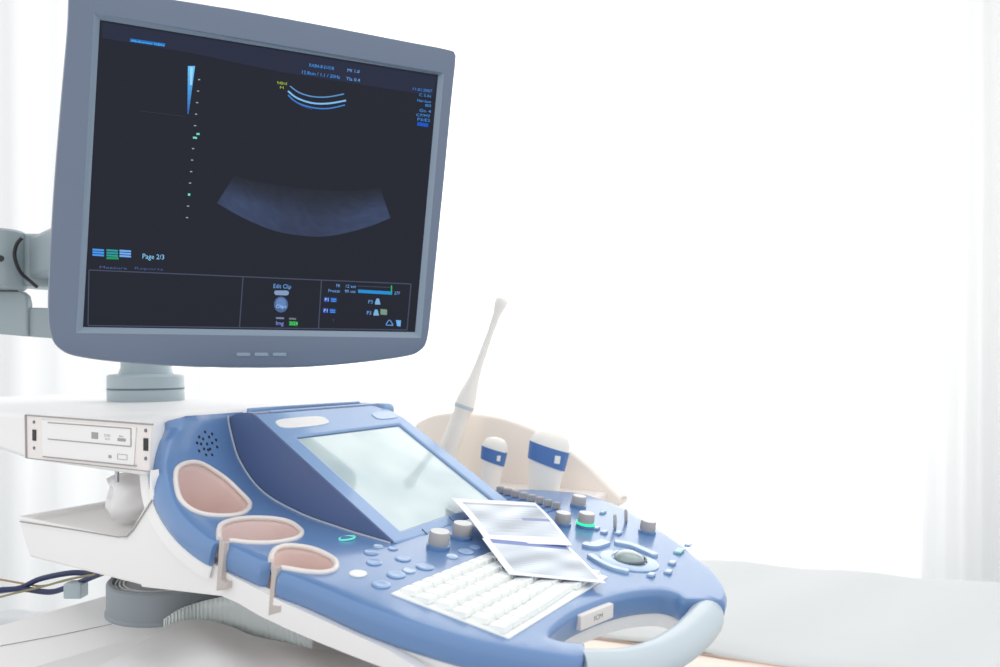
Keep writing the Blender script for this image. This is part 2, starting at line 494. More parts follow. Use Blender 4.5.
def slab(mb, outer, scale, holes, prof, step=.009, mi=0):
    """prof = [(offset, depth)...] from the top cap down the side"""
    pts, T = fill2d(outer, holes, step)
    mb.add([Sp(*p) for p in pts], T, mi)
    dl = prof[-1][1]
    mb.add([Sp(*p, -dl) for p in pts], [t[::-1] for t in T], mi)
    pr = [(0, 0)] + prof[:-1] + [(0, dl)]
    for L, sc in [(outer, scale)] + [(h, [-.12] * len(h)) for h in holes]:
        loops = []
        for o, d in pr:
            q = offset2d(L, [o * k if k > 0 else o * k for k in sc]); loops.append([Sp(a[0], a[1], -d) for a in q])
        rings(mb, loops, mi)
mb = MB()
slab(mb, outl, scl, [h1], [(.0022, .0005), (.0042, .0022), (.0056, .005), (.006, .009), (.0055, .017), (.003, .0225), (0, .0235)])
deck = mb.build('console_deck', M['blue'], machine, smooth=50)
tag(deck, 'blue plastic console deck with curled-up rear left corner', None)

# shell under the deck (cream white), same plan, smaller, down to the body
mb = MB(); base = []
o2 = offset2d(outl, [.0015 * (1 if k == 1 else .1) for k in scl])
def shell_loop(off, d): 
    q = offset2d(outl, [off * (1 if k >= .8 else .1) for k in scl]); return [Sp(a[0], a[1], -d) for a in q]
pts, T = fill2d(outl, [h1], .02)
mb.add([Sp(*p, -.0215) for p in pts], T); mb.add([Sp(*p, -.036) for p in pts], [t[::-1] for t in T])
rings(mb, [shell_loop(.0, .0215), shell_loop(.0015, .0235), shell_loop(.001, .029), shell_loop(-.0, .036)])
hl = h1
rings(mb, [[Sp(a[0], a[1], -d) for a in hl] for d in (.0215, .036)])
mb.build('console_underside', M['white'], machine, smooth=50)

# cups
def cup(openpath, closed, depth, name='cup_holder'):
    mb = MB(); P = openpath; n = len(P)
    cx = sum(p[0] for p in P) / n; cy = sum(p[1] for p in P) / n
    tube(mb, [Sp(p[0], p[1], .0006) for p in P], .0026, 8, closed)
    rim = mb.build('cup_holder', M['rim'], machine, smooth=60)
    w = MB(); loops = []; dn = (-Sn(cx, cy) * .9 - UP * .5).normalized() if closed else -UP
    steps = 8
    for d in [0] + [depth * (k + 1) / steps for k in range(steps)]:
        t = d / depth; k = 1 - .22 * t
        row = []
        for a in P:
            q = Sp(cx + (a[0] - cx) * k, cy + (a[1] - cy) * k)
            row.append(q + dn * d if d else q)
        loops.append(row)
    m = len(P); V = [p for l in loops for p in l]; F = []
    for j in range(len(loops) - 1):
        for k2 in range(m if closed else m - 1):
            F.append((j * m + k2, j * m + (k2 + 1) % m, (j + 1) * m + (k2 + 1) % m, (j + 1) * m + k2))
    if closed: F.append([(len(loops) - 1) * m + k2 for k2 in range(m)])
    else: F.append([(len(loops) - 1) * m + k2 for k2 in range(1, m - 1)])
    w.add(V, F)
    wl = w.build('cup_lining', M['cup'], rim, smooth=70, solid=.0016)
    return rim
c1 = cup(h1, True, .07); c1['label'] = 'teardrop holder cup under the speaker holes'
c2 = cup(n2, False, .05); c2['label'] = 'middle holder cup with a slot in its side'
c3 = cup(n3, False, .05); c3['label'] = 'front holder cup with a slot in its side'
# slot strips with L hooks
for q0, q1, hk, hook in (((220.5, 541), (217, 589), (227, 582), c2), ((273, 566), (269, 614), (281, 605), c3)):
    s_, w_ = sw(*q0); top = Sp(s_, w_, .0)
    out = (-Rv * .006)
    n = Rv
    mb = MB()
    pl = top + out
    a = onplane(q0[0] - 1.5, q0[1], pl, n); b = onplane(q0[0] + 3.5, q0[1] + 2, pl, n)
    c = onplane(q1[0] + 3.5, q1[1] - 9, pl, n); c2_ = onplane(hk[0], hk[1], pl, n); c3_ = onplane(hk[0], hk[1] + 7, pl, n)
    d = onplane(q1[0] - 1, q1[1] + 2, pl, n)
    L = [a, b, c, onplane(hk[0] - 2, hk[1] + 1, pl, n), c2_, c3_, d]
    prism(mb, L, [p + Rv * .006 for p in L])
    mb.build('slot_hook', M['hookm'], hook, bevel=.0008)

# --- touch panel housing (wedge)
TA = .6
tp = W(-.036, -.021, -.1735); tn = (UP + Fv * TA).normalized()          # plane of the panel face
tdown = (Fv - UP * TA).normalized()
def ont(px, py, off=0):
    return onplane(px, py, tp + tn * off, tn)
def tco(p): q = p - tp; return q.dot(tdown), q.dot(Rv)
def tpt(a, b, off=0): return tp + tdown * a + Rv * b + tn * off
scr = [tco(ont(*p)) for p in ((300, 437), (400, 424), (490, 498), (400, 531))]
a_top = sum(scr[i][0] for i in (0, 1)) / 2; a_bot = sum(scr[i][0] for i in (2, 3)) / 2
b_l = sum(scr[i][1] for i in (0, 3)) / 2; b_r = sum(scr[i][1] for i in (1, 2)) / 2
print('touch screen', scr, a_top, a_bot, b_l, b_r)
aT = tco(ont(250, 414))[0]; bR = .232
print('wedge top', aT, tco(ont(388, 405)), tco(ont(500, 497)))
LT = [(aT + .012, -.001), (aT, .012), (aT, bR - .02), (aT + .02, bR), (.0, bR), (.004, bR * .5), (.0, 0)]
LT = [(aT, 0), (aT, bR - .035), (aT + .012, bR - .012), (aT + .035, bR), (.0, bR), (.004, bR * .6), (.003, .03), (0, 0)]
sc_o = [(a_top - .0015, b_l - .0015), (a_top - .0015, b_r + .0015), (a_bot + .0015, b_r + .0015), (a_bot + .0015, b_l - .0015)]
mb = MB()
pts, T = fill2d(LT, [sc_o])
mb.add([tpt(*p) for p in pts], T)
# screen recess
rings(mb, [[tpt(*p) for p in sc_o], [tpt(*p, -.006) for p in sc_o]])
inner = offset2d(LT, -.0)
low = []
for a, b in LT:
    p = tpt(a, b); q = uwz(p)
    low.append(W(q[0] if q[0] < -.06 else q[0] + .002, q[1] if q[1] > 0 else q[1] + .001, -.20))
rings(mb, [[tpt(*p) for p in LT], low], 1)
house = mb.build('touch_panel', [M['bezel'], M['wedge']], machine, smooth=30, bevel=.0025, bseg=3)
house['label'] = 'tilted light blue touch panel housing'
mb = MB(); box_axes(mb, tpt((a_top + a_bot) / 2, (b_l + b_r) / 2, -.0045), tdown * (a_bot - a_top) / 2, Rv * (b_r - b_l) / 2, tn * .0012)
mb.build('touch_screen', M['touch'], house)
# seams, top oval labels, screen shadow gap
mb = MB()
def toval(p0, p1, ratio, t=.0006, mb_=None):
    a0, b0 = tco(ont(*p0)); a1, b1 = tco(ont(*p1)); L = []
    ca, cb = (a0 + a1) / 2, (b0 + b1) / 2; hb = abs(b1 - b0) / 2; ha = hb * ratio
    for k in range(32):
        an = 2 * math.pi * k / 32; cx = math.copysign(abs(math.cos(an)) ** .6, math.cos(an)); sx = math.copysign(abs(math.sin(an)) ** .6, math.sin(an))
        L.append((ca + ha * sx, cb + hb * cx))
    prism(mb_, [tpt(*p, -.0005) for p in L], [tpt(*p, t) for p in L])
toval((277, 425), (327, 420), .24, .001, mb); mb.build('name_plate', M['white'], house, smooth=40)['label'] = 'white rounded name plate'
mb = MB(); toval((374, 417), (396, 414), .35, .001, mb); mb.build('power_button', M['deckkey'], house, smooth=40)
# flat rear part of the housing with a raised lip and a finger groove
mb = MB(); q = uwz(tpt(aT, 0)); rb = [(-.042, -.1735), (q[0] + .006, q[2] - .0052), (q[0] - .002, q[2] + .0002), (q[0] - .012, q[2] + .0008), (-.262, q[2] - .001), (-.272, q[2] - .005), (-.276, q[2] - .014), (-.274, -.10), (-.255, -.13), (-.22, -.16), (-.18, -.19), (-.06, -.19)]
a_ = [W(u, -.0216, z) for u, z in rb]; b_ = [W(u, -.014, z) for u, z in rb]
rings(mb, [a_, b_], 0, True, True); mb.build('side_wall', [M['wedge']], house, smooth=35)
mb = MB(); rb = [(q[0] + .004, q[2] - .0040)] + rb[2:-1] + [(q[0] + .05, -.16)]
a_ = [W(u, -.0145, z) for u, z in rb]; b_ = [W(u, bR - .03, z) for u, z in rb]
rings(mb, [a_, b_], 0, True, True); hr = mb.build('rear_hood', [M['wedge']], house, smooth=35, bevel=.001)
def along(u0, u1, w0, w1, z0, z1, nm, m, bv=.0015):
    mb = MB(); box_uwz(mb, u0, u1, w0, w1, z0, z1); return mb.build(nm, M[m], house, bevel=bv)
zt = q[2]
along(-.276, -.269, .004, bR - .035, zt - .02, zt + .0035, 'rear_lip', 'bezel', .002)
along(-.276, -.222, bR - .042, bR - .014, zt - .02, zt + .0012, 'rear_lip', 'bezel', .007)
along(-.2405, -.2345, .004, bR - .03, zt - .02, zt + .0014, 'groove_edge', 'bezel', .001)
# piping along the foot of the side wall
mb = MB(); tube(mb, [Sp(s, -.0235, .0006) for s in np.linspace(-.322, -.04, 50)], .0012, 8)
mb.build('side_piping', M['ridge'], machine, smooth=60)
# tabs at the lower bezel
for p, q in (((422, 529), (434, 541)), ((449, 517), (456, 524))):
    mb = MB()
    a, b = ont(*p, .0003), ont(*q, .0003); tube(mb, [a, b], .0006, 6)
    mb.build('bezel_seam', M['dgrey'], house)

# speaker holes
mb = MB(); cx, cy = sw(207, 444)
spk = [(207, 444), (203, 439), (209, 437), (212, 443), (210, 449), (204, 449), (201, 444), (199, 437), (205, 432), (212, 434), (216, 440), (217, 447), (212, 455), (206, 455), (199, 451), (197, 443), (208, 450)]
for p in spk:
    s, w = sw(*p); n = Sn(s, w); lathe(mb, Sp(s, w, -.0006), n, [(.0017, 0), (.0017, .001)], 10)
mb.build('speaker_grille', M['black'], machine)['label'] = 'cluster of small black speaker holes'
# green ring button
s, w = sw(347, 539)
mb = MB(); n = Sn(s, w); ring = [Sp(s, w, .001) + Fv * .0062 * math.cos(t) + Rv * .0088 * math.sin(t) for t in np.linspace(0, 2 * math.pi, 33)[:-1]]
tube(mb, ring, .0009, 6, True); pr_ = mb.build('power_ring', M['ledring'], machine, smooth=60)
mb = MB(); lathe(mb, Sp(s, w, 0), n, [(.006, 0), (.006, .0012), (.004, .0018)], 24); mb.build('round_button', M['blue'], pr_, smooth=40)

# --- knobs
def knob(px, py, r, h, ring=False):
    s, w = sw(px, py); n = Sn(s, w); b = Sp(s, w)
    mb = MB()
    lathe(mb, b, n, [(r * 1.12, 0), (r * 1.12, h * .22), (r * .96, h * .26), (r, h * .34), (r * .97, h * .92), (r * .9, h)], 36, mis=[1, 1, 0, 0, 0, 2])  # blue collar stands in for shade and dark reflection at the knob's foot
    k = mb.build('knob', [M['knob'], M['blue'], M['knobtop']], machine, smooth=35)
    if ring:
        mb = MB(); lathe(mb, b + n * h * .22, n, [(r * 1.16, 0), (r * 1.16, h * .12), (r * .95, h * .14)], 36); mb.build('light_ring', M['led'], k, smooth=40)
        k['label'] = 'knob with a glowing green ring'
    return k
for a in ((438, 548, .0104, .017), (461, 538, .0102, .016), (562, 525, .0095, .015), (585, 527, .0098, .017, True), (578, 507, .0094, .015), (647, 533, .0092, .015)): knob(*a)
# paddle toggles
for px, py in ((614, 529), (625, 523)):
    s, w = sw(px, py); n = Sn(s, w); b = Sp(s, w); mb = MB()
    lathe(mb, b + n * .0085, Fv + Rv * .35, [(.0055, -.002), (.0068, -.0012), (.0068, .0012), (.0055, .002)], 24, sx=.5, sy=1.3, xdir=Rv)
    mb.build('paddle_switch', M['knob'], machine, smooth=40)
# slider row
s0, w0 = sw(500, 493); s1, w1 = sw(556, 509)
for k in range(8):
    t = k / 7; s = s0 + (s1 - s0) * t; w = w0 + (w1 - w0) * t; n = Sn(s, w); b = Sp(s, w)
    mb = MB(); box_axes(mb, b + n * .0045, Fv * .0045, Rv * .0035, n * .0045); sl = mb.build('slider', M['knob'], machine, bevel=.0012)
    mb = MB(); box_axes(mb, b - Rv * .009 + n * .0004, Fv * .0011, Rv * .014, n * .0006); mb.build('slider_slot', M['blueband'], sl)

# --- trackball
s, w = sw(629, 561); n = Sn(s, w); b = Sp(s, w)
mb = MB(); lathe(mb, b, n, [(.030, 0), (.030, .0012), (.028, .002), (.0185, .0024), (.0170, .001)], 48); 
tr = mb.build('trackball', M['deckkey'], machine, smooth=35)
mb = MB(); prof = [(.0158 * math.sin(t), .002 + .0085 * -math.cos(t)) for t in np.linspace(math.pi * .5, math.pi * .98, 12)]
lathe(mb, b, n, prof, 40); mb.build('ball', M['ball'], tr, smooth=60)
mb = MB(); tube(mb, [b + n * .0022 + Fv * .0168 * math.cos(t) + Rv * .0168 * math.sin(t) for t in np.linspace(0, 2 * math.pi, 41)[:-1]], .0011, 6, True); mb.build('ball_ring', M['dgrey'], tr, smooth=60)
def padkey(pts, name='soft_key', h=.003, m='deckkey', n_=6):
    P = path(pts, n_, True); mb = MB()
    lo = [Sp(*p, -.001) for p in P]; mid = [Sp(*p, h * .7) for p in P]; top = [Sp(p[0], p[1], h) for p in offset2d(P, -.0012)]
    rings(mb, [lo, mid, top], 0, True, True)
    return mb.build(name, M[m], machine, smooth=40)
def bar(ctr, hw):
    P = catmull([sw(*p) for p in ctr], 6); n = len(P); L = []; Rr = []
    for i in range(n):
        a, b = P[max(0, i - 1)], P[min(n - 1, i + 1)]; t = Vector((b[0] - a[0], b[1] - a[1])).normalized(); nn = Vector((-t.y, t.x))
        k = 1 if 0 < i < n - 1 else .5
        L.append((P[i][0] + nn.x * hw * k, P[i][1] + nn.y * hw * k)); Rr.append((P[i][0] - nn.x * hw * k, P[i][1] - nn.y * hw * k))
    Q = L + Rr[::-1]; mb = MB()
    rings(mb, [[Sp(*p, -.001) for p in Q], [Sp(*p, .003) for p in Q]], 0, True, True)
    return mb.build('soft_key', M['deckkey'], machine, bevel=.0008)
bar([(614, 543), (630, 546), (643, 551), (656, 557)], .0052)
bar([(589, 556), (600, 563), (613, 569), (629, 573)], .0042)
bar([(583, 545), (592, 547), (600, 545), (606, 543)], .0062)
def squarekey(px, py, hu, hw, m='deckkey', name='soft_key'):
    s, w = sw(px, py); mb = MB(); n = Sn(s, w)
    box_axes(mb, Sp(s, w, .0012), Fv * hu, Rv * hw, n * .0016); return mb.build(name, M[m], machine, bevel=.001)
for p in ((651, 576), (668, 573), (672, 564), (604, 533), (618, 534), (688, 546), (596, 529)): squarekey(*p, .0035, .005)
g_ = squarekey(679, 552, .0042, .0095, 'paleteal'); squarekey(603, 513, .0025, .007, 'paleteal')
def ovalkey(px, py, r, m='deckkey'):
    s, w = sw(px, py); n = Sn(s, w); mb = MB()
    lathe(mb, Sp(s, w), n, [(r, 0), (r, .0008), (r * .86, .0014), (r * .5, .0010)], 28); return mb.build('round_button', M[m], machine, smooth=40)
for p in ((358, 574, .0075, 'key'), (381, 585, .008, 'bezel'), (396, 575, .0085, 'bezel'), (374, 563, .007, 'bezel'), (371, 553, .007, 'bezel'), (403, 559, .0075, 'bezel'),
          (425, 567, .0085, 'bezel'), (409, 571, .006, 'deckkey'), (466, 552, .008, 'bezel'), (475, 548, .006, 'bezel'), (452, 557, .006, 'deckkey'), (378, 547, .005, 'deckkey'), (393, 549, .005, 'bezel')): ovalkey(*p)

# --- keyboard
kb = MB(); ku0, ku1, kw0, kw1 = .036, .139, -.118, .062
def dk(u, w, h=0): return Sp(u, w, h)
L = [(ku0, kw0), (ku1 + .004, kw0 + .002), (ku1 + .012, kw1), (ku0 + .006, kw1)]
rings(kb, [[dk(*p, -.001) for p in L], [dk(*p, .0014) for p in L]], 0, True, True)
keyb = kb.build('keyboard', M['key'], machine, bevel=.0008)
rows = 6; ncol = 13
for r in range(rows):
    for c in range(ncol):
        du = (ku1 - ku0 - .002) / rows; dw = (kw1 - kw0 - .006) / ncol
        w = kw0 + .003 + dw * (c + .5) + (.0 if r % 2 else .003); u = ku0 + .002 + du * (r + .5) + .008 * (c / ncol) * .9
        if w + dw / 2 > kw1 + .001: continue
        if r == 5 and 4 <= c <= 8:
            if c != 4: continue
            w0_ = w; span = dw * 5 - .002; w = w0_ + dw * 2
        else: span = dw - .0011
        mb = MB(); n = Sn(u, w); b = Sp(u, w, .001)
        hu = (du - .0011) / 2; hw = span / 2
        lo = [b + Fv * hu * i + Rv * hw * j for i, j in ((-1, -1), (1, -1), (1, 1), (-1, 1))]
        up = [b + n * .0042 + Fv * hu * .84 * i + Rv * (hw - .0011) * j for i, j in ((-1, -1), (1, -1), (1, 1), (-1, 1))]
        rings(mb, [lo, up], 0, True, True); k = mb.build('key', M['key'], keyb)

# --- front handle
cl = catmull([sw(*p) for p in ((583, 650.5), (594, 650.5), (610, 650.5), (632, 648.5), (660, 640.5), (682, 628), (699, 613.5), (707.5, 602), (707, 594))], 6)
mb = MB(); nn_ = len(cl); rr_ = [.0138 + .0036 * (i / (nn_ - 1)) ** 3 for i in range(nn_)]
pts_ = [Sp(p[0], p[1], -rr_[i] - .0002) for i, p in enumerate(cl)]
tube(mb, pts_, rr_, 20)
mb.build('front_handle', M['handle'], machine, smooth=70)['label'] = 'pale grey curved grab handle'
# little label block in the handle opening
pA, pB = Sp(*sw(579, 608), -.004), Sp(*sw(611, 596), -.004)
d = (pB - pA).normalized(); nn = d.cross(UP).normalized()
if nn.y > 0: nn = -nn
c = (pA + pB) / 2
q0 = onplane(595, 616, c + nn * .004, nn)
bw = (onplane(611, 609, c, nn) - onplane(579, 622, c, nn)).length / 2
dd = (onplane(611, 609, c, nn) - onplane(579, 622, c, nn)).normalized()
upd = nn.cross(dd); upd = upd if upd.z > 0 else -upd
mb = MB(); box_axes(mb, q0, dd * bw, upd * .0062, nn * .003); lb = mb.build('label_block', M['shell'], machine, bevel=.0008)
mb = MB(); put_text(mb, 'ICM', q0 + nn * .0032 - dd * .006 - upd * .002, dd, upd, width=.013, height=.004); mb.build('lettering', M['dgrey'], lb)

# --- main cabinet with disc drives
TOPZ = -.054
mb = MB()
prof = [(-.9, TOPZ), (-.225, TOPZ - .001), (-.215, TOPZ - .02), (-.222, -.107), (-.44, -.105), (-.50, -.098), (-.9, -.094)]
def loft(mb, L0, w0, L1, w1, w2=None):
    a = [W(u, w0, z) for u, z in L0]; b = [W(u, w1, z) for u, z in L1]
    rings(mb, [a, b] + ([[W(u, w2, z) for u, z in L1]] if w2 is not None else []), 0, True, True)
def extr(mb, P, w0, w1, mi=0): prism(mb, [W(u, w0, z) for u, z in P], [W(u, w1, z) for u, z in P], mi)
prof = [(-.9, TOPZ), (-.243, TOPZ), (-.232, TOPZ - .02), (-.226, -.107), (-.44, -.105), (-.50, -.098), (-.9, -.094)]
prof2 = [(-.9, TOPZ), (-.300, TOPZ), (-.293, TOPZ - .02), (-.285, -.107), (-.44, -.105), (-.50, -.098), (-.9, -.094)]
loft(mb, prof, -.152, prof2, -.06, .30)
cab = mb.build('cabinet', M['white'], machine, bevel=.006, bseg=4)
cab['label'] = 'white cabinet top behind the console'
def onf(px, py, off=0): return onw(px, py, -.152 - off)
def flank_panel(mb, pts, t0, t1, mi=0): prism(mb, [onf(*p, t0) for p in pts], [onf(*p, t0) - Rv * (t1 - t0) for p in pts], mi)
mb = MB(); flank_panel(mb, [(25, 415), (153, 424.5), (150, 471), (26, 458)], -.001, .0008, 0)
bay = mb.build('drive_bay', M['shell'], cab, bevel=.0005); bay['label'] = 'pale frame holding two slim disc drives'
mb = MB(); flank_panel(mb, [(43, 419.5), (137, 427), (134.5, 466), (43.5, 456.5)], .0008, .002); 
dr = mb.build('disc_drive', M['white'], bay, bevel=.0006)
mb = MB()
def line(p, q, r=.0006, off=.0022, m_=None): tube(m_ if m_ is not None else mb, [onf(*p, off), onf(*q, off)], r, 6)
line((48, 422.5), (131, 428.5)); line((48, 439), (131, 446.5)); line((43, 456.5), (136, 466), .0007); line((131, 428.5), (131, 446)); line((25.5, 415), (153, 424.5), .0009, .0012); line((25.8, 415), (26.5, 458), .0012, .0012); line((43, 419), (43.5, 456.5), .0004, .0012)
line((26.5, 458), (150, 471.5), .0005, .001)
def onrect(px0, py0, px1, py1, slope=.075, m_=None, off=.0023):
    flank_panel(m_, [(px0, py0), (px1, py0 + slope * (px1 - px0)), (px1, py1 + slope * (px1 - px0)), (px0, py1)], off - .0006, off)
onrect(92, 432, 98.5, 438.5, .08, mb)
fx = (onf(130, 440) - onf(100, 437.5)).normalized()
put_text(mb, 'DVD', onf(104, 436.5, .0024), fx, UP, width=.0105, height=.0026); put_text(mb, 'RW', onf(105, 439.8, .0024), fx, UP, width=.008, height=.0018)
put_text(mb, 'disc', onf(118.5, 437, .0024), fx, UP, width=.008, height=.002)
onrect(118, 438, 126, 441, .08, mb)
onrect(109, 455, 111.8, 458, .08, mb)
for a, b in (((117.5, 454), (127, 455)), ((117.5, 459), (127, 460)), ((117.5, 454), (117.5, 459)), ((127, 455), (127, 460))): line(a, b, .00025, .0022)
mb.build('drive_marks', M['line'], dr)
for p in ((34.2, 422), (34.4, 448), (146, 430.5), (146, 458.5)):
    mb = MB(); q = onf(*p, .0008); lathe(mb, q, -Rv, [(.0018, 0), (.0018, .0008)], 12); mb.build('screw', M['dgrey'], bay)
mb = MB(); onrect(32.8, 429.5, 36.2, 440.5, .08, mb, .0016); mb.build('usb_port', M['black'], bay); mb = MB(); onrect(143.8, 438, 148.2, 450.5, .08, mb, .0016)
mb.build('usb_port', M['black'], bay)
# deep side column linking cabinet, tray and shell
mb = MB()
fl_ = [(-.2225, -.10), (-.221, -.10), (-.219, -.117), (-.208, -.141), (-.17, -.163), (-.11, -.182), (-.05, -.194), (.06, -.211), (.10, -.222)] + [uwz(onw(x, y, -.1525))[::2] for x, y in ((395, 672), (360, 659), (320, 643), (285, 628), (258, 615), (238, 603), (222, 596))] + [(-.235, -.2112), (-.258, -.168), (-.2235, -.128)]
loft(mb, fl_, -.1525, fl_, -.1445)
colp = [(-.262, -.10), (-.255, -.12), (-.235, -.195), (-.12, -.19), (-.05, -.20), (.06, -.215), (.10, -.222), (.06, -.226), (-.02, -.218), (-.10, -.203), (-.24, -.2085), (-.262, -.2085), (-.27, -.165)]
extr(mb, colp, -.10, .26)
mb.build('console_body', M['white'], machine)
# side tray
TL = -.152
tb = [onw(30, 558.5, TL), onw(18, 515, TL), onw(129, 535, TL), onw(150, 500, TL), onw(150, 578, TL)]
T_ = [uwz(p) for p in tb]; print('tray', [tuple(round(x, 3) for x in t) for t in T_])
mb = MB()
out_ = [(-.433, -.210), (-.462, -.169), (-.262, -.169), (-.25, -.178), (-.24, -.208)]
# walls: near flank, far wall, left end, floor
u0, z0, zt = -.462, -.210, -.168
def wallbox(a, w0, w1): extr(mb, a, w0, w1)
mb2 = MB()
top_o = [W(-.462, -.152, -.169), W(-.245, -.152, -.169), W(-.245, .05, -.169), W(-.462, .05, -.169)]
bot_o = [W(-.436, -.152, -.211), W(-.215, -.152, -.211), W(-.215, .05, -.211), W(-.436, .05, -.211)]
top_i = [W(-.456, -.146, -.169), W(-.258, -.146, -.169), W(-.258, .044, -.169), W(-.456, .044, -.169)]
bot_i = [W(-.452, -.146, -.176), W(-.258, -.146, -.176), W(-.258, .044, -.176), W(-.452, .044, -.176)]
rings(mb2, [bot_o, top_o, top_i, bot_i], 0, True, True)
tray = mb2.build('side_tray', M['white'], machine, bevel=.003, bseg=3)
mb = MB()
g = [onw(20, 521.5, -.1535), onw(70, 529, -.1535), onw(118, 537, -.1535), onw(127, 536.5, -.1535), onw(133, 530, -.1535), onw(152, 500, -.1535)]
tube(mb, g, .0007, 6); mb.build('tray_seam', M['line'], tray)
# little steel latch under the cabinet
mb = MB(); tube(mb, [onw(117, 468, -.12), onw(117, 482, -.12)], .0022, 8); mb.build('latch_pin', M['steel'], machine, smooth=60)

# grey swivel collar with inner rings, base plinth, ribbed bellows
PZ = -.275
cc = onz(165, 612, PZ); 
mb = MB()
xd = (onz(185, 600, PZ) - onz(120, 600, PZ)).normalized()
cen = atdepth(175, 600, .80); cen.z = CAMH + PZ
R1 = .069
lathe(mb, cen, UP, [(R1 + .0015, 0), (R1 + .0015, .002), (R1, .004), (R1, .033), (R1 - .002, .035), (R1 - .006, .035), (R1 - .006, .029), (R1 - .02, .029), (R1 - .02, .031), (R1 - .03, .031)], 64, xdir=xd, sx=1.0, sy=1.0)
coll = mb.build('swivel_collar', M['grey'], machine, smooth=35)
mb = MB()
for r in (.060, .056, .052): tube(mb, [cen + UP * .0315 + Vector((math.cos(t), math.sin(t), 0)) * r for t in np.linspace(0, 2 * math.pi, 49)[:-1]], .0011, 6, True)
mb.build('collar_ring', M['white'], coll, smooth=60)
lathe_c = MB(); lathe(lathe_c, W(-.12, .10, PZ), UP, [(.10, 0), (.10, .09)], 48); lathe_c.build('lift_column', M['white'], machine, smooth=40)
mb = MB()
pl = [W(-.455, -.55, 0), W(.06, -.55, 0), W(.06, .16, 0), W(-.43, .16, 0)]
def zz(L, z): return [Vector((p.x, p.y, CAMH + z)) for p in L]
prism(mb, zz(pl, PZ - .16), zz(pl, PZ)); 
mb.build('base_plinth', M['white'], machine, bevel=.012, bseg=4)
mb = MB(); tube(mb, [onz(0, 646, PZ + .0005), onz(60, 635, PZ + .0005), onz(112, 624, PZ + .0002)], .0004, 6); mb.build('plinth_seam', M['line'], machine)
mb = MB()
for du_ in (-.36, -.02):
    for dw_ in (-.14, .10): 
        b = W(du_, dw_, 0); b.z = 0; lathe(mb, b + Vector((0, 0, .05)) - Rv * .02, Rv, [(.03, 0), (.05, .004), (.05, .036), (.03, .04)], 24)
        lathe(mb, b + Vector((0, 0, .08)), UP, [(.02, 0), (.02, .10)], 16)
mb.build('caster', M['dgrey'], machine, smooth=40)
mb = MB(); prism(mb, zz([W(-.42, -.2, 0), W(.03, -.2, 0), W(.03, .14, 0), W(-.42, .14, 0)], -.95), zz([W(-.42, -.2, 0), W(.03, -.2, 0), W(.03, .14, 0), W(-.42, .14, 0)], PZ - .15)); mb.build('base_body', M['white'], machine, bevel=.02, bseg=4)
# bellows: ribbed ribbon
pa = [(164, 622, 619), (180, 619, 609), (200, 615, 602), (225, 619, 596), (255, 631, 590), (285, 641, 596), (312, 650, 638)]
P = catmull([(lambda p: (p.x, p.y, HZ, -(yt - 364) / 700 * p.y))(onz(x, yb, -.262)) for x, yb, yt in pa], 16); V = []; n = len(P); F = []
for j in range(4):
    for i, p in enumerate(P):
        t = Vector((P[min(n - 1, i + 1)][0] - P[max(0, i - 1)][0], P[min(n - 1, i + 1)][1] - P[max(0, i - 1)][1])).normalized(); o = .0013 * math.sin(i * math.pi * 2 / 3.0)
        z = -.274 + (p[3] + .274) * j / 3
        V.append(Vector((p[0] + t.y * o, p[1] - t.x * o, CAMH + z)))
for j in range(3):
    for i in range(n - 1): F.append((j * n + i, j * n + i + 1, (j + 1) * n + i + 1, (j + 1) * n + i))
mb = MB(); mb.add(V, F); M['bellows'] = mat('milky_ribbed_plastic', rgb(240, 248, 247), .3)
mb.build('ribbed_bellows', M['bellows'], machine, smooth=60, solid=.001, recalc=False)
# small grey bracket below the cables
mb = MB(); q = onz(76, 597, PZ); box_axes(mb, q + UP * .009, Vector((.0105, 0, 0)), Vector((0, .008, 0)), UP * .009); mb.build('cable_bracket', M['post'], machine, bevel=.0015)
# cables
def cable(pts, r, m, lab=None):
    P = catmull([tuple(atdepth(x, y, d)) for x, y, d in pts], 8); mb = MB(); tube(mb, P, r, 10)
    o = mb.build('cable', M[m], machine, smooth=60)
    if lab: o['label'] = lab
cable([(-12, 592, .86), (0, 590, .86), (20, 588, .86), (40, 579, .86), (70, 573, .85), (92, 573, .84), (120, 568, .80)], .0034, 'cable', 'thick navy cable')
cable([(-12, 594, .87), (0, 591, .87), (22, 589, .86), (50, 592, .85), (70, 586, .84), (90, 578, .82), (120, 566, .79)], .0034, 'cable', 'thick navy cable')
cable([(-12, 579, .87), (0, 579.5, .87), (20, 583, .86), (40, 586, .86), (60, 582, .85), (80, 577, .84), (104, 574, .8)], .0012, 'cable2', 'thin tan wire')
cable([(-12, 600, .85), (0, 597, .85), (20, 592, .84), (45, 586, .84), (70, 579, .83), (110, 572, .80)], .0013, 'cable3', 'thin olive wire')
# right-hand guard behind the probes
gp = [(408, 470), (412, 430), (425, 418), (445, 413), (470, 413), (500, 418), (530, 428), (558, 443), (585, 463), (606, 484), (622, 503), (600, 512), (560, 520), (480, 500)]
G = catmull([uwz(onw(x, y, .40))[::2] for x, y in gp], 5, True)
mb = MB(); lo = [W(u, .40, z) for u, z in G]; hi = [W(u, .43, z) for u, z in G]
rings(mb, [lo, hi], 0, True, True)
mb.build('side_guard', M['cream'], machine, bevel=.006, bseg=3, smooth=50)['label'] = 'cream rounded guard behind the probes'
mb = MB(); box_uwz(mb, -.20, .02, .27, .41, -.215, -.186); mb.build('probe_rack', M['shell'], machine, bevel=.005)

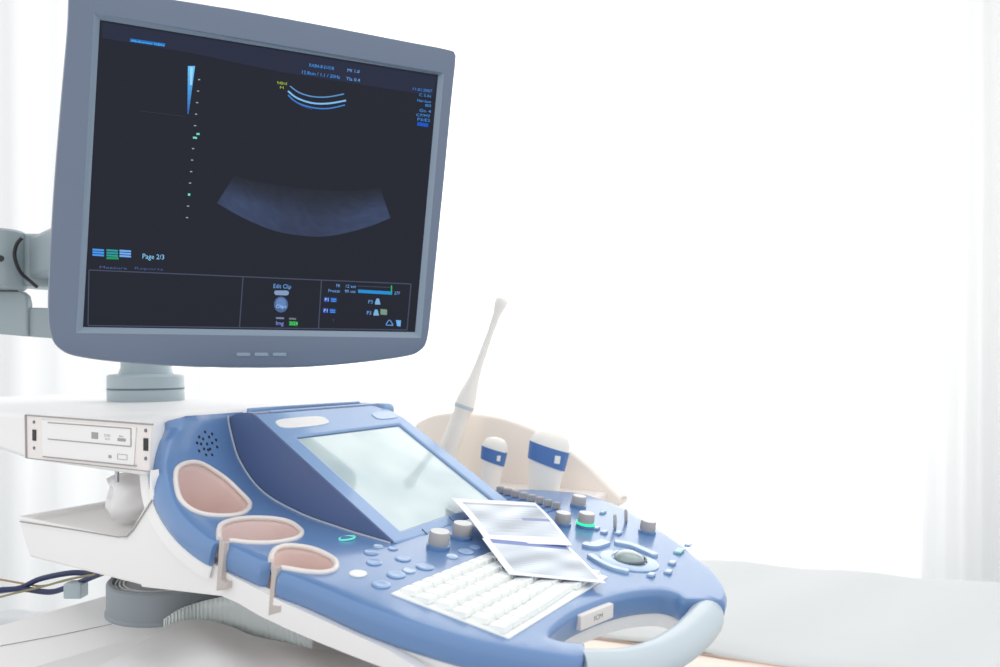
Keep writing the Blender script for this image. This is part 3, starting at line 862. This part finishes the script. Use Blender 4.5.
# --- swivel post, arm
pc = W(-.52, .035, TOPZ); pc = onz(146.5, 400.5, TOPZ + .0); print('post', uwz(pc))
dpt = pc.y; k = dpt / FP
mb = MB(); r = 35 * k
zz_ = lambda y: (400.5 - y) * k
lathe(mb, pc, UP, [(r * .985, 0), (r, .002), (r, zz_(389.5)), (r * .975, zz_(389)), (r * .975, zz_(388)), (r, zz_(387.5)), (r, zz_(376)), (r * .96, zz_(374.5)), (r * .72, zz_(373.5)), (r * .66, zz_(368)), (r * .66, zz_(345))], 56)
post = mb.build('swivel_post', M['post'], machine, smooth=35)
mb = MB(); tube(mb, [pc + UP * (zz_(388.5)) + Vector((math.cos(t), math.sin(t), 0)) * r * .985 for t in np.linspace(0, 2 * math.pi, 49)[:-1]], .0011, 6, True); mb.build('post_groove', M['dgrey'], post)

# ------------------------------------------------------------ monitor (part of the machine)
cpx = [(100, 20), (438, 75), (415, 332), (83, 327)]
Amat = np.array([list(ray(*cpx[i])) for i in range(4)]).T * np.array([1, -1, 1, -1])
_, _, vt = np.linalg.svd(Amat); sv = vt[-1]; sv = sv / sv[0]
cs = [ray(*cpx[i]) * float(sv[i]) for i in range(4)]
kk = .372 / ((cs[1] - cs[0]).length + (cs[2] - cs[3]).length) * 2
cs = [CAM + c * kk for c in cs]
mx_ = (cs[1] - cs[0]); my_ = (cs[0] - cs[3]); mn = mx_.cross(my_).normalized()
if mn.y > 0: mn = -mn
print('monitor', [tuple(round(x, 3) for x in c) for c in cs], mx_.length, my_.length, mx_.angle(my_), mn)
mxn = mx_.normalized(); myn = my_.normalized(); mxy = mn.cross(mxn); mxy = mxy if mxy.z > 0 else -mxy
def onm(px, py, off=0): return onplane(px, py, cs[0] + mn * off, mn)
BZ = .006    # bezel face stands this far in front of the glass
fr_px = [(68, -12), (72, -19), (84, -18.5), (130, -10), (178, -1), (240, 9), (320, 23.5), (400, 39), (449, 48.5), (456, 53), (456.5, 62), (452, 105), (445, 180), (438, 250), (432, 310), (428, 340), (421, 351), (405, 357), (350, 364), (290, 368), (200, 367.5), (130, 363.5), (80, 357.5), (60, 350), (50, 335), (47, 300), (52, 200), (59, 110), (66, 30)]
fl = [onm(*p, BZ) for p in fr_px]
def m2(p): q = p - cs[0]; return q.dot(mxn), q.dot(mxy)
def m3(a, off=0): return cs[0] + mxn * a[0] + mxy * a[1] + mn * off
out2 = catmull([m2(p) for p in fl], 4, True)
sc2 = [m2(c) for c in cs]
ch2 = [m2(onm(x, y, BZ)) for x, y in ((94, 13), (444, 73), (421, 338), (76, 333))]
mb = MB(); o_in = offset2d(out2, -.004)
pts, T = fill2d(o_in, [ch2]); mb.add([m3(p, BZ) for p in pts], T)
rings(mb, [[m3(p, BZ) for p in o_in], [m3(p, BZ - .001) for p in offset2d(out2, -.0015)], [m3(p, BZ - .004) for p in out2], [m3(p, BZ - .022) for p in offset2d(out2, .001)], [m3(p, BZ - .030) for p in offset2d(out2, -.006)], [m3(p, -.045) for p in offset2d(out2, -.03)], [m3(p, -.062) for p in offset2d(out2, -.07)]], 0, False, True)
mon = mb.build('monitor', M['mon'], machine, smooth=38); mon['label'] = 'grey-blue flat monitor with dark scan picture'
mb = MB(); s_in = [m2(c) for c in cs]
rings(mb, [[m3(p, BZ) for p in ch2], [m3(p, 0.0) for p in s_in]])
rings(mb, [[m3(p, 0) for p in s_in], [m3(p, -.004) for p in s_in]])
mb.build('screen_surround', M['mon_in'], mon)
# bottom buttons
for x in (243.5, 261.5, 279.5):
    mb = MB(); a = onm(x, 354.5, BZ); sy_ = (m2(onm(x + 7, 354.6, BZ))[0] - m2(a)[0])
    box_axes(mb, a, mxn * sy_, mxy * .0023, mn * .0016); mb.build('menu_button', M['mon_in'], mon, bevel=.001)
mb = MB()
# screen: base sheet plus picture content, one mesh
def q4(pts, col, off=.0006):
    mb.add([onm(*p, off) for p in pts], [tuple(range(len(pts)))], 0, col)
def C(r, g, b): return rgb(r, g, b)
e_ = .0002
n_ = 14
bgc = C(24, 28, 40)
mb.add([m3(p, e_) for p in s_in], [(0, 1, 2, 3)], 0, bgc)
hd = C(32, 38, 60)
q4([(102, 22), (437, 76.5), (433, 96), (280, 72), (190, 53), (102, 38)], hd, .0005)
def seg_line(p, q, wpx, col, off=.0009):
    d = Vector((q[0] - p[0], q[1] - p[1])).normalized(); nx, ny = -d.y * wpx / 2, d.x * wpx / 2
    q4([(p[0] + nx, p[1] + ny), (q[0] + nx, q[1] + ny), (q[0] - nx, q[1] - ny), (p[0] - nx, p[1] - ny)], col, off)
def txt(s, px, py, w, h, col, off=.001):
    at = onm(px, py, off); e = onm(px + w, py + w * (.163 - .148 * (py - 20) / 310), off); v, f, wid = text_geo(s)
    x_ = (e - at) ; y_ = onm(px + (.06 * h), py - h, off) - at
    mb.add([at + x_ * (p[0] / wid) + y_ * (p[1] / .7) for p in v], f, 0, col)
bl = C(70, 150, 235); bl2 = C(110, 170, 240); wt = C(190, 210, 235); gr = C(40, 190, 110); yl = C(170, 190, 60)
seg_line((130, 40), (165, 45), 3.2, C(22, 108, 190)); txt('Abdomen GEN', 131, 41.5, 33, 2.2, C(90, 190, 250), .0012)
# grey bar
N = 10
for i in range(N):
    t0, t1 = i / N, (i + 1) / N; y0, y1 = 66 + 48 * t0, 66 + 48 * t1
    w0, w1 = 3 * (1 - t0) + .6, 3 * (1 - t1) + .6; x0, x1 = 191.5 - 3.5 * t0, 191.5 - 3.5 * t1
    c = (1 - t0) ** .8; q4([(x0 - w0, y0), (x0 + w0, y0), (x1 + w1, y1), (x1 - w1, y1)], C(30 + 70 * c, 90 + 100 * c, 170 + 75 * c))
q4([(190, 67), (193, 67.5), (192, 85), (190, 85)], C(150, 215, 255), .001)
for i in range(13):
    y = 79.5 + i * 11.5; x = 199 - i * 1.0; big = i == 12 or i == 5
    seg_line((x - 1.0, y), (x + 1.2, y + .2), 1.1 if not i == 10 else 2.2, C(150, 165, 170) if i != 10 else C(110, 230, 210))
seg_line((193, 137.5), (197, 138), 2, C(120, 220, 200)); seg_line((196.5, 134), (199.5, 134), 2, C(120, 220, 200))
seg_line((140, 111), (185, 116.5), .5, C(50, 52, 66))
txt('RAB4-8', 277, 84, 10, 3, yl); txt('M', 279.5, 88.5, 4, 2.6, yl)
txt('RAB4-8-D/OB', 309, 66.5, 25, 3.2, bl); txt('MI 1.0', 347, 71.5, 12.5, 3.2, bl2)
txt('12.8cm / 1.1 / 20Hz', 301, 73.5, 39, 3.4, bl); txt('TIs 0.4', 346, 80, 14, 3.2, bl2)
for s_, x, y, w in (('11.01.2007', 412, 90, 20), ('C 5.6s', 419, 96, 12), ('Har-low', 417, 101.5, 14), ('80', 425, 106.5, 6), ('Gn 4', 419, 111.5, 12), ('C7/M7', 416, 116, 14), ('P3/E2', 417, 120.5, 13)): txt(s_, x, y, w, 2.8, bl)
q4([(417.5, 122), (428.5, 123.6), (428, 127.2), (417, 125.6)], C(16, 80, 190), .0009)
def arc(pl, w, col): 
    P = catmull(pl, 6)
    for a, b in zip(P[:-1], P[1:]): seg_line(a, b, w, col)
arc([(290, 86), (299, 92.5), (312, 96.5), (327, 97), (344, 94)], 1.2, C(90, 150, 210))
arc([(288, 91), (297, 98), (312, 103), (328, 103.5), (346, 100.5)], 1.7, C(130, 190, 240))
arc([(288, 95), (297, 102.5), (312, 107.5), (328, 108.5), (345, 105)], 1.3, C(60, 130, 210))
arc([(291, 99), (300, 105), (312, 109.5)], 1.0, C(40, 70, 120))
# fan echo sector
bot = catmull([(217, 203), (232, 212), (252, 222), (275, 231), (300, 235.5), (325, 236.5), (350, 232), (372, 225.5), (390.5, 218)], 4)
top = catmull([(234, 176), (250, 180), (270, 184), (290, 187), (308, 189), (326, 190.5), (346, 191), (364, 190), (380, 188)], 4)
R_ = 12
def fcol(i, j):
    t = j / R_; x = i / len(bot); k = min(1, t * 1.6) ** 1.2; nz = random.uniform(.94, 1.06)
    a = Vector((30, 34, 46)); b = Vector((54, 67, 98)); c = a.lerp(b, k * (.85 + .15 * math.sin(x * 9))) * nz
    return C(*c)
CC = [[fcol(i, j) for j in range(R_ + 1)] for i in range(len(bot))]
for i in range(len(bot) - 1):
    for j in range(R_):
        def P_(i, j): t = j / R_; return (top[i][0] + (bot[i][0] - top[i][0]) * t, top[i][1] + (bot[i][1] - top[i][1]) * t)
        q4([P_(i, j), P_(i + 1, j), P_(i + 1, j + 1), P_(i, j + 1)], (CC[i][j], CC[i + 1][j], CC[i + 1][j + 1], CC[i][j + 1]))
ln = C(66, 74, 96)
for a, b in (((89, 270), (411, 284)), ((88, 325.5), (407, 330)), ((89, 270), (88, 325)), ((243, 277), (239.5, 327.5)), ((321.5, 280), (318.5, 328.5)), ((411, 284), (407, 330))): seg_line(a, b, 1.1, ln)
for x, c in ((92.5, bl), (106.5, C(40, 150, 150)), (119.5, bl2)):
    for r_ in range(3): seg_line((x, 249.5 + r_ * 2.6 + (x - 92) * .04), (x + 11.5, 250.3 + r_ * 2.6 + (x - 92) * .04), 1.9, c)
seg_line((106.5, 258), (118.5, 258.4), 2.2, C(20, 150, 90))
txt('Page 2/3', 142, 258.5, 22, 5, C(140, 205, 250)); txt('Measure', 99, 268.3, 28, 2.6, C(80, 95, 150)); txt('Reports', 134, 269.3, 29, 2.6, C(70, 85, 140))
txt('Edit Clip', 273, 288, 18, 4.2, bl2)
q4([(275, 290.5), (287, 290.5), (289, 292), (288.5, 294.5), (286.5, 295.5), (275.5, 295), (274, 293)], C(130, 155, 190), .0009)
cx_, cy_ = 281, 304.5
q4([(cx_ + 7 * math.cos(t), cy_ + 8 * math.sin(t)) for t in np.linspace(0, 2 * math.pi, 21)[:-1]], C(74, 100, 150), .0008)
q4([(cx_ + 5 * math.cos(t), cy_ - 1.5 + 5 * math.sin(t)) for t in np.linspace(0, 2 * math.pi, 21)[:-1]], C(96, 130, 180), .0009)
txt('Clips', 275.5, 308, 11, 3.6, C(150, 200, 250), .0014)
seg_line((276, 318), (284, 318.3), 1.8, C(120, 130, 160)); seg_line((289, 318.6), (296, 319), 1.8, C(110, 115, 130)); txt('Img', 275.5, 325, 8, 4, C(130, 150, 230)); q4([(289, 321), (297.5, 321.5), (297.5, 326), (289, 325.5)], C(30, 130, 60), .0008); txt('3/24', 289.5, 325, 8, 3.4, C(90, 240, 120), .0012)
txt('FR', 336, 287, 4, 3, bl2); txt('12 sec', 345, 287.5, 11, 3, bl2); txt('Freeze', 328, 292, 12, 3, bl2); txt('90 sec', 344.5, 292.5, 11, 3, bl2)
q4([(358, 289.5), (392, 291.5), (392, 294.8), (358, 292.8)], C(30, 140, 210), .0009); seg_line((358, 286), (391, 287.5), .6, ln); seg_line((391.5, 285.5), (391.5, 294), 1.1, gr); txt('277', 394, 294.5, 6, 3, bl2)
for x, y in ((324, 297), (323, 308)):
    q4([(x, y), (x + 5, y + .3), (x + 5, y + 5), (x, y + 4.7)], C(35, 80, 180), .0008); q4([(x + 6.5, y + .4), (x + 13, y + .8), (x + 13, y + 5.3), (x + 6.5, y + 5)], C(30, 66, 150), .0008)
    txt('P1', x + .5, y + 4, 4, 3, wt, .0012); seg_line((x + 7, y + 2), (x + 12, y + 2.3), 1, bl, .001); seg_line((x + 7, y + 4), (x + 12, y + 4.3), 1, bl, .001)
for x, y in ((368, 302.5), (366.5, 313.5)):
    txt('P3', x, y + 1, 4.5, 3.6, bl2); q4([(x + 7, y), (x + 8.5, y - 4), (x + 11, y - 4), (x + 12.5, y + 2), (x + 7, y + 2)], C(120, 175, 220), .0008)
q4([(380.5, 309), (387, 309.5), (387, 315), (380.5, 314.5)], C(120, 150, 130), .0008)
txt('T', 332, 322, 2.5, 3, ln); arc([(386, 324.5), (389.5, 320), (393, 325)], .7, bl2); seg_line((386, 325), (393, 325.4), .7, bl2)
q4([(396, 320), (401, 320.5), (400.5, 326.5), (397, 326)], C(110, 175, 240), .0008)
mb.build('screen', M['lcd'], mon)['label'] = 'dark screen showing a blue ultrasound sector and menus'

# monitor arm: elbow at the left, links to the post and the monitor back
def cyl_px(mb, px, ytop, ybot, depth, rpx, mi=0, rnd=.003):
    a = atdepth(px, ybot, depth); h = (ybot - ytop) / FP * depth; r = rpx / FP * depth
    lathe(mb, a, UP, [(r - rnd, 0), (r, rnd), (r, h - rnd), (r - rnd, h)], 40)
    return a, r, h
mb = MB()
a, r, h = cyl_px(mb, 2, 231, 290, .90, 21)
arm = mb.build('arm_elbow', M['armm'], machine, smooth=40); arm['label'] = 'grey arm joint left of the monitor'
mb = MB(); a2, r2, h2 = cyl_px(mb, 41, 237, 288, .93, 21); mb.build('arm_knuckle', M['armm'], arm, smooth=40)
mb = MB()
p0 = atdepth(40, 262, .93); p1 = onm(120, 230, -.05); d = p1 - p0
box_axes(mb, (p0 + p1) / 2, d / 2, d.cross(UP).normalized() * .02, UP * .028); mb.build('arm_head', M['armm'], arm, bevel=.006)
mb = MB()
for L, dd_ in (([(-14, 290.5), (20, 291), (25, 295), (27, 303), (27, 336.5), (-14, 333)], .90), ([(20, 307), (62, 308.5), (62, 339), (20, 336)], .905)):
    mb = MB(); f0 = [atdepth(x, y, dd_) for x, y in L]; prism(mb, f0, [p + Vector((0, .012 if dd_ == .90 else .03, 0)) for p in f0]); mb.build('arm_link', M['armm'], arm, bevel=.002)
mb = MB(); tube(mb, [atdepth(-12, 290.5, .872), atdepth(18, 291, .872)], .0008, 6)
p = [(22, 238, .88), (17, 244, .88), (14.5, 254, .88), (17, 265, .88), (22, 274, .885), (29, 280, .89), (37, 287, .89)]
tube(mb, catmull([tuple(atdepth(*q)) for q in p], 6), .0021, 8); lathe(mb, atdepth(1, 258.5, .868), Vector((0, -1, 0)), [(.004, 0), (.004, .002)], 14)
mb.build('arm_cable', M['black'], arm, smooth=60)['label'] = 'thin black cable around the joint'
mb = MB(); p1 = pc + UP * zz_(350); p0 = atdepth(56, 325, .95); d = p1 - p0
box_axes(mb, (p0 + p1) / 2, d / 2, d.cross(UP).normalized() * .022, UP * .012); mb.build('arm_beam', M['armm'], arm, bevel=.006)

# ------------------------------------------------------------ probes
def probe_wand():
    base = atdepth(443, 466, 1.10); tip = atdepth(503, 297, 1.10); ax = tip - base; L = ax.length
    r = lambda px: px / FP * 1.10
    o = empty('endocavity_probe', base)
    mb = MB(); prof = [(r(8), -.05), (r(9.5), 0), (r(9.8), L * .12), (r(9.2), L * .25), (r(8.6), L * .32), (r(10), L * .335), (r(10), L * .38), (r(8.5), L * .44), (r(5.5), L * .52), (r(4.2), L * .60), (r(3.4), L * .78), (r(4.2), L * .90), (r(6.2), L * .95), (r(6.6), L * .975), (r(5), L * .993), (r(2), L)]
    lathe(mb, base, ax, prof, 28); mb.build('probe_body', M['probe'], o, smooth=60)
    mb = MB(); s = base + ax * .345; lathe(mb, s, ax, [(r(9.4), -.002), (r(10.4), 0), (r(10.4), .004), (r(9.4), .006)], 28); mb.build('grip_ring', M['handle'], o, smooth=40)
    return tag(o, 'long thin white wand probe standing tallest, behind the touch panel', 'ultrasound probe')
probe_wand()
def convex(bx, by, tx, ty, dep, wpx, label, band):
    base = atdepth(bx, by, dep); tip = atdepth(tx, ty, dep); ax = (tip - base); L = ax.length; k = dep / FP
    o = empty('convex_probe', base)
    x = ax.cross(Vector((0, 1, 0))).normalized()
    hw = wpx / 2 * k
    mb = MB(); prof = [(hw * .55, -.03), (hw * .72, 0), (hw * .78, L * .2), (hw * .86, L * .45), (hw * .95, L * .58), (hw * 1.0, L * .66), (hw * 1.0, L * .82), (hw * .92, L * .90), (hw * .72, L * .96), (hw * .4, L * .99), (hw * .1, L)]
    lathe(mb, base, ax, prof, 32, sy=.62, xdir=x, mis=[0] * 11); mb.build('probe_body', M['probe'], o, smooth=60)
    # blue wrap, tilted towards the viewer's right
    n = ax.normalized(); y = n.cross(x); seg_ = 40; l0 = []; l1 = []; l2 = []; l3 = []
    for q in range(seg_):
        t = 2 * math.pi * q / seg_; cx, sy = math.cos(t), math.sin(t)
        sh = band * L * cx
        def rr(h):
            hs = [p_[1] for p_ in prof]; return float(np.interp(h, hs, [p_[0] for p_ in prof]))
        ha, hb = L * .54 + sh, L * .78 + sh * .8
        for l, h, e in ((l0, ha, .0), (l1, ha, .0012), (l2, hb, .0012), (l3, hb, .0)):
            R = rr(h) + e; l.append(base + n * h + x * R * cx + y * R * .62 * sy + y * (e * .4 * sy))
    mb = MB(); rings(mb, [l0, l1, l2, l3]); w = mb.build('blue_band', M['blueband'], o, smooth=60)
    f = base + n * (L * .64) - Vector((0, 1, 0)) * hw * .66
    mb = MB(); c_ = base + n * L * .64 - x * hw * .42 - (y if y.y > 0 else -y) * hw * .62 * .97
    yo = -(y if y.y > 0 else -y)
    box_axes(mb, c_, x * hw * .14, n * L * .05, yo * .0012); mb.build('orientation_mark', M['probe'], w, bevel=.0006)
    return tag(o, label, 'ultrasound probe')
convex(489, 492, 496, 437, 1.03, 25, 'small stubby white probe with a blue band, between the wand and the large probe', .05)
convex(541, 505, 552, 430, 1.00, 40, 'large round-headed white probe with a blue band, rightmost of the probes', .055)

# ------------------------------------------------------------ prints on the console
def sheet3(corners, sag, nu=24, nv=16):
    """bilinear patch; corners TL, TR, BR, BL (3-D)"""
    a, b, c, d = corners; G = []
    for j in range(nv + 1):
        t = j / nv; row = []
        for i in range(nu + 1):
            s = i / nu; p = (a * (1 - s) + b * s) * (1 - t) + (d * (1 - s) + c * s) * t
            row.append(p + UP * sag(s, t))
        G.append(row)
    return G
def print_sheet(corners, sag, label, dark, mtop, seed):
    G = sheet3(corners, sag); nv = len(G) - 1; nu = len(G[0]) - 1; rnd = random.Random(seed)
    mb = MB(); V = [p for r in G for p in r]; F = []; 
    n = nu + 1; off = len(V); V2 = [p - UP * .0006 for p in V]
    def colr(i, j):
        s, t = i / nu, j / nv
        if s < .045 or s > .955 or (t < mtop[0] and dark) or t > mtop[1]: return rgb(246, 247, 250)
        if not dark and t < .09 : return rgb(84, 112, 178)
        v = 180 + 18 * math.sin(t * 9 + math.sin(s * 6 + seed) * 1.3) + 14 * math.sin(s * 11 + t * 17 + seed) 
        v = max(105, min(236, v + 24))
        if dark and abs(t - .50 - .12 * (s - .8)) < .025 and .62 < s < .92: return rgb(110, 128, 180)
        if dark and t < mtop[0] + .06: v -= 40
        return rgb(v - 8, v, v + 10)
    for j in range(nv):
        for i in range(nu):
            mb.add([V[j * n + i], V[j * n + i + 1], V[(j + 1) * n + i + 1], V[(j + 1) * n + i]], [(0, 3, 2, 1)], 0, colr(i, j))
            mb.add([V2[j * n + i], V2[j * n + i + 1], V2[(j + 1) * n + i + 1], V2[(j + 1) * n + i]], [(0, 1, 2, 3)], 0, rgb(120, 140, 190))
    for j in range(nv):
        for i in (0, nu): 
            a, b = j * n + i, (j + 1) * n + i; mb.add([V[a], V[b], V2[b], V2[a]], [(0, 1, 2, 3)], 0, rgb(225, 230, 240))
    for i in range(nu):
        for j in (0, nv):
            a, b = j * n + i, j * n + i + 1; mb.add([V[a], V[b], V2[b], V2[a]], [(0, 1, 2, 3)], 0, rgb(225, 230, 240))
    o = mb.build('ultrasound_print', M['print'], None)
    return tag(o, label, 'photo print', 'scan prints lying on the console')
def dkp(px, py, h): 
    # point above the deck plane by h
    n = (UP + Fv * TD).normalized(); return onplane(px, py, W(0, 0, -.179) + n * h, n)
P1 = [ont(451, 498, .004), dkp(535, 502.5, .014), dkp(572, 545, .012), dkp(487, 542, .012)]
P2 = [dkp(482, 538, .0145), dkp(569, 546, .010), dkp(606, 583, .0075), dkp(509, 574, .0075)]
print_sheet(P2, lambda s, t: .0, 'lower glossy scan print lying half over the white keyboard', False, (.16, .90), 5)
print_sheet(P1, lambda s, t: .003 * math.sin(math.pi * t), 'upper scan print leaning on the lower corner of the touch panel', True, (.10, .82), 2)

# ------------------------------------------------------------ tissue roll in the tray
pa_, pb_ = atdepth(106, 513, .80), atdepth(150, 480, .865)
pa_ = W(-.350, -.110, -.145); pb_ = W(-.295, .01, -.141)
ax = pb_ - pa_; L = ax.length; n = ax.normalized(); x = n.cross(UP).normalized(); y = x.cross(n)
mb = MB(); V = []; F = []; S_ = 48; K = 26
for j in range(K + 1):
    for k in range(S_):
        t = 2 * math.pi * k / S_; h = L * j / K
        r = .0295 * (1 + .07 * math.sin(3 * t + j * .3) + .03 * math.sin(7 * t - j * .5) + .03 * math.sin(j * .9 + t)) * (1 - .14 * math.exp(-j / 1.2))
        V.append(pa_ + n * (h + .002 * math.sin(5 * t)) + x * r * math.cos(t) + y * r * .92 * math.sin(t))
for j in range(K): F += [(j * S_ + k, j * S_ + (k + 1) % S_, (j + 1) * S_ + (k + 1) % S_, (j + 1) * S_ + k) for k in range(S_)]
F.append([K * S_ + k for k in range(S_)])
# crumpled near end: folds going inwards
prev = list(range(S_)); o = len(V)
for ri, (rf, dz) in enumerate(((.8, -.004), (.6, .006), (.42, -.003), (.2, .008))):
    for k in range(S_):
        t = 2 * math.pi * k / S_; r = .0255 * rf * (1 + .12 * math.sin(4 * t + ri * 2) + .05 * math.sin(9 * t + ri))
        V.append(pa_ + n * (dz + .002 * math.sin(3 * t + ri)) + x * r * math.cos(t) + y * r * math.sin(t))
    cur = [o + ri * S_ + k for k in range(S_)]
    F += [(prev[k], cur[k], cur[(k + 1) % S_], prev[(k + 1) % S_]) for k in range(S_)]; prev = cur
F.append(prev)
mb.add(V, F)
tag(mb.build('paper_roll', M['tissue'], None, smooth=70), 'crumpled roll of white tissue paper lying in the side tray', 'paper roll')

# ------------------------------------------------------------ sheet bunched in the left foreground
edge = [(-40, 690), (25, 668), (100, 645), (150, 632), (170, 622), (185, 618), (202, 617), (228, 623), (253, 633), (286, 640), (312, 646), (345, 652), (400, 662), (470, 676)]
SZ = -.258
E = catmull([(onz(*p, SZ).x, onz(*p, SZ).y) for p in edge], 6)
mb = MB(); rows_ = 26; V = []; F = []; n = len(E)
for j in range(rows_ + 1):
    t = j / rows_
    for i, p in enumerate(E):
        # from the edge towards the lower left
        q = Vector((p[0] - .02 * t, p[1] * (1 - t) + (.33) * t if p[1] > .33 else p[1]))
        hgt = .010 * math.sin(p[0] * 26 + t * 5) * min(1, t * 3) + .008 * math.sin(p[0] * 60 - t * 14) * min(1, t * 2) + .006 * math.exp(-((t - .35) / .16) ** 2) - .003 * math.exp(-(t / .05) ** 2)
        V.append(Vector((q.x, q.y, CAMH + SZ + hgt)))
for j in range(rows_):
    for i in range(n - 1): F.append((j * n + i, j * n + i + 1, (j + 1) * n + i + 1, (j + 1) * n + i))
o = len(V)
for i, p in enumerate(E): V.append(Vector((p[0], p[1], CAMH + PZ + .001)))
for i in range(n - 1): F.append((i, o + i, o + i + 1, i + 1))
mb.add(V, F)
tag(mb.build('folded_sheet', M['sheet'], None, smooth=70, solid=.0012, recalc=False), 'rumpled white sheet in the lower left foreground below the grey collar', 'sheet')

# ------------------------------------------------------------ examination couch
CZ = -.50
c0, c1 = onz(716, 559, CZ), onz(1000, 583, CZ); dirc = (c1 - c0).normalized()
e0, e1 = onz(700, 648, CZ), onz(820, 667, CZ)
perp = Vector((dirc.y, -dirc.x, 0)); perp = perp if perp.y < 0 else -perp
wd = (e0 - c0).dot(perp); print('couch width', wd, (e1 - c0).dot(perp))
couch = empty('examination_couch', (c0.x + .3, c0.y - .4, 0))
tag(couch, 'beige padded examination couch covered by a white sheet at lower right', 'examination couch')
def cq(a, b, z): p = c0 + dirc * a + perp * b; return Vector((p.x, p.y, CAMH + z))
mb = MB(); L = [(-.45, .01), (1.75, .01), (1.75, wd + .10), (-.45, wd + .10)]
prism(mb, [cq(a, b, CZ - .09) for a, b in L], [cq(a, b, CZ - .012) for a, b in L]); mb.build('mattress', M['vinyl'], couch, bevel=.02, bseg=4)
mb = MB(); L = [(-.44, .02), (1.74, .02), (1.74, wd + .09), (-.44, wd + .09)]
prism(mb, [cq(a, b, CZ - .14) for a, b in L], [cq(a, b, CZ - .088) for a, b in L]); mb.build('couch_frame', M['rail'], couch, bevel=.005)
for a, b in ((-.35, .08), (1.6, .08), (-.35, wd), (1.6, wd)):
    mb = MB(); p = cq(a, b, 0); p.z = 0; lathe(mb, p, UP, [(.03, 0), (.03, .02), (.02, .03), (.02, CAMH + CZ - .13)], 20); mb.build('leg', M['steel'], couch, smooth=40)
# the sheet on it
mb = MB(); V = []; F = []; nu, nv = 110, 36
for j in range(nv + 1):
    for i in range(nu + 1):
        a = -.42 + 2.15 * i / nu; t = j / nv; b = -.012 + (wd + .012 + .012 * math.sin(a * 7)) * t
        z = CZ + .004 * math.sin(a * 9 + t * 3) * t + .003 * math.sin(a * 23 + t * 9) - (.02 * (1 - t / .03) if t < .03 else 0) - (.009 * (t - .94) / .06 if t > .94 else 0)
        V.append(cq(a, b, z))
n = nu + 1
for j in range(nv):
    for i in range(nu): F.append((j * n + i, j * n + i + 1, (j + 1) * n + i + 1, (j + 1) * n + i))
mb.add(V, F)
tag(mb.build('couch_sheet', M['sheet2'], None, smooth=70, solid=.002, recalc=False), 'smooth white sheet spread over the couch at lower right', 'sheet')
mb = MB(); tube(mb, [cq(a, wd + .002 + .012 * math.sin(a * 7), CZ - .0095) for a in np.linspace(-.42, 1.73, 80)], .0014, 6); mb.build('sheet_hem_piping', M['brown'], couch, smooth=60)
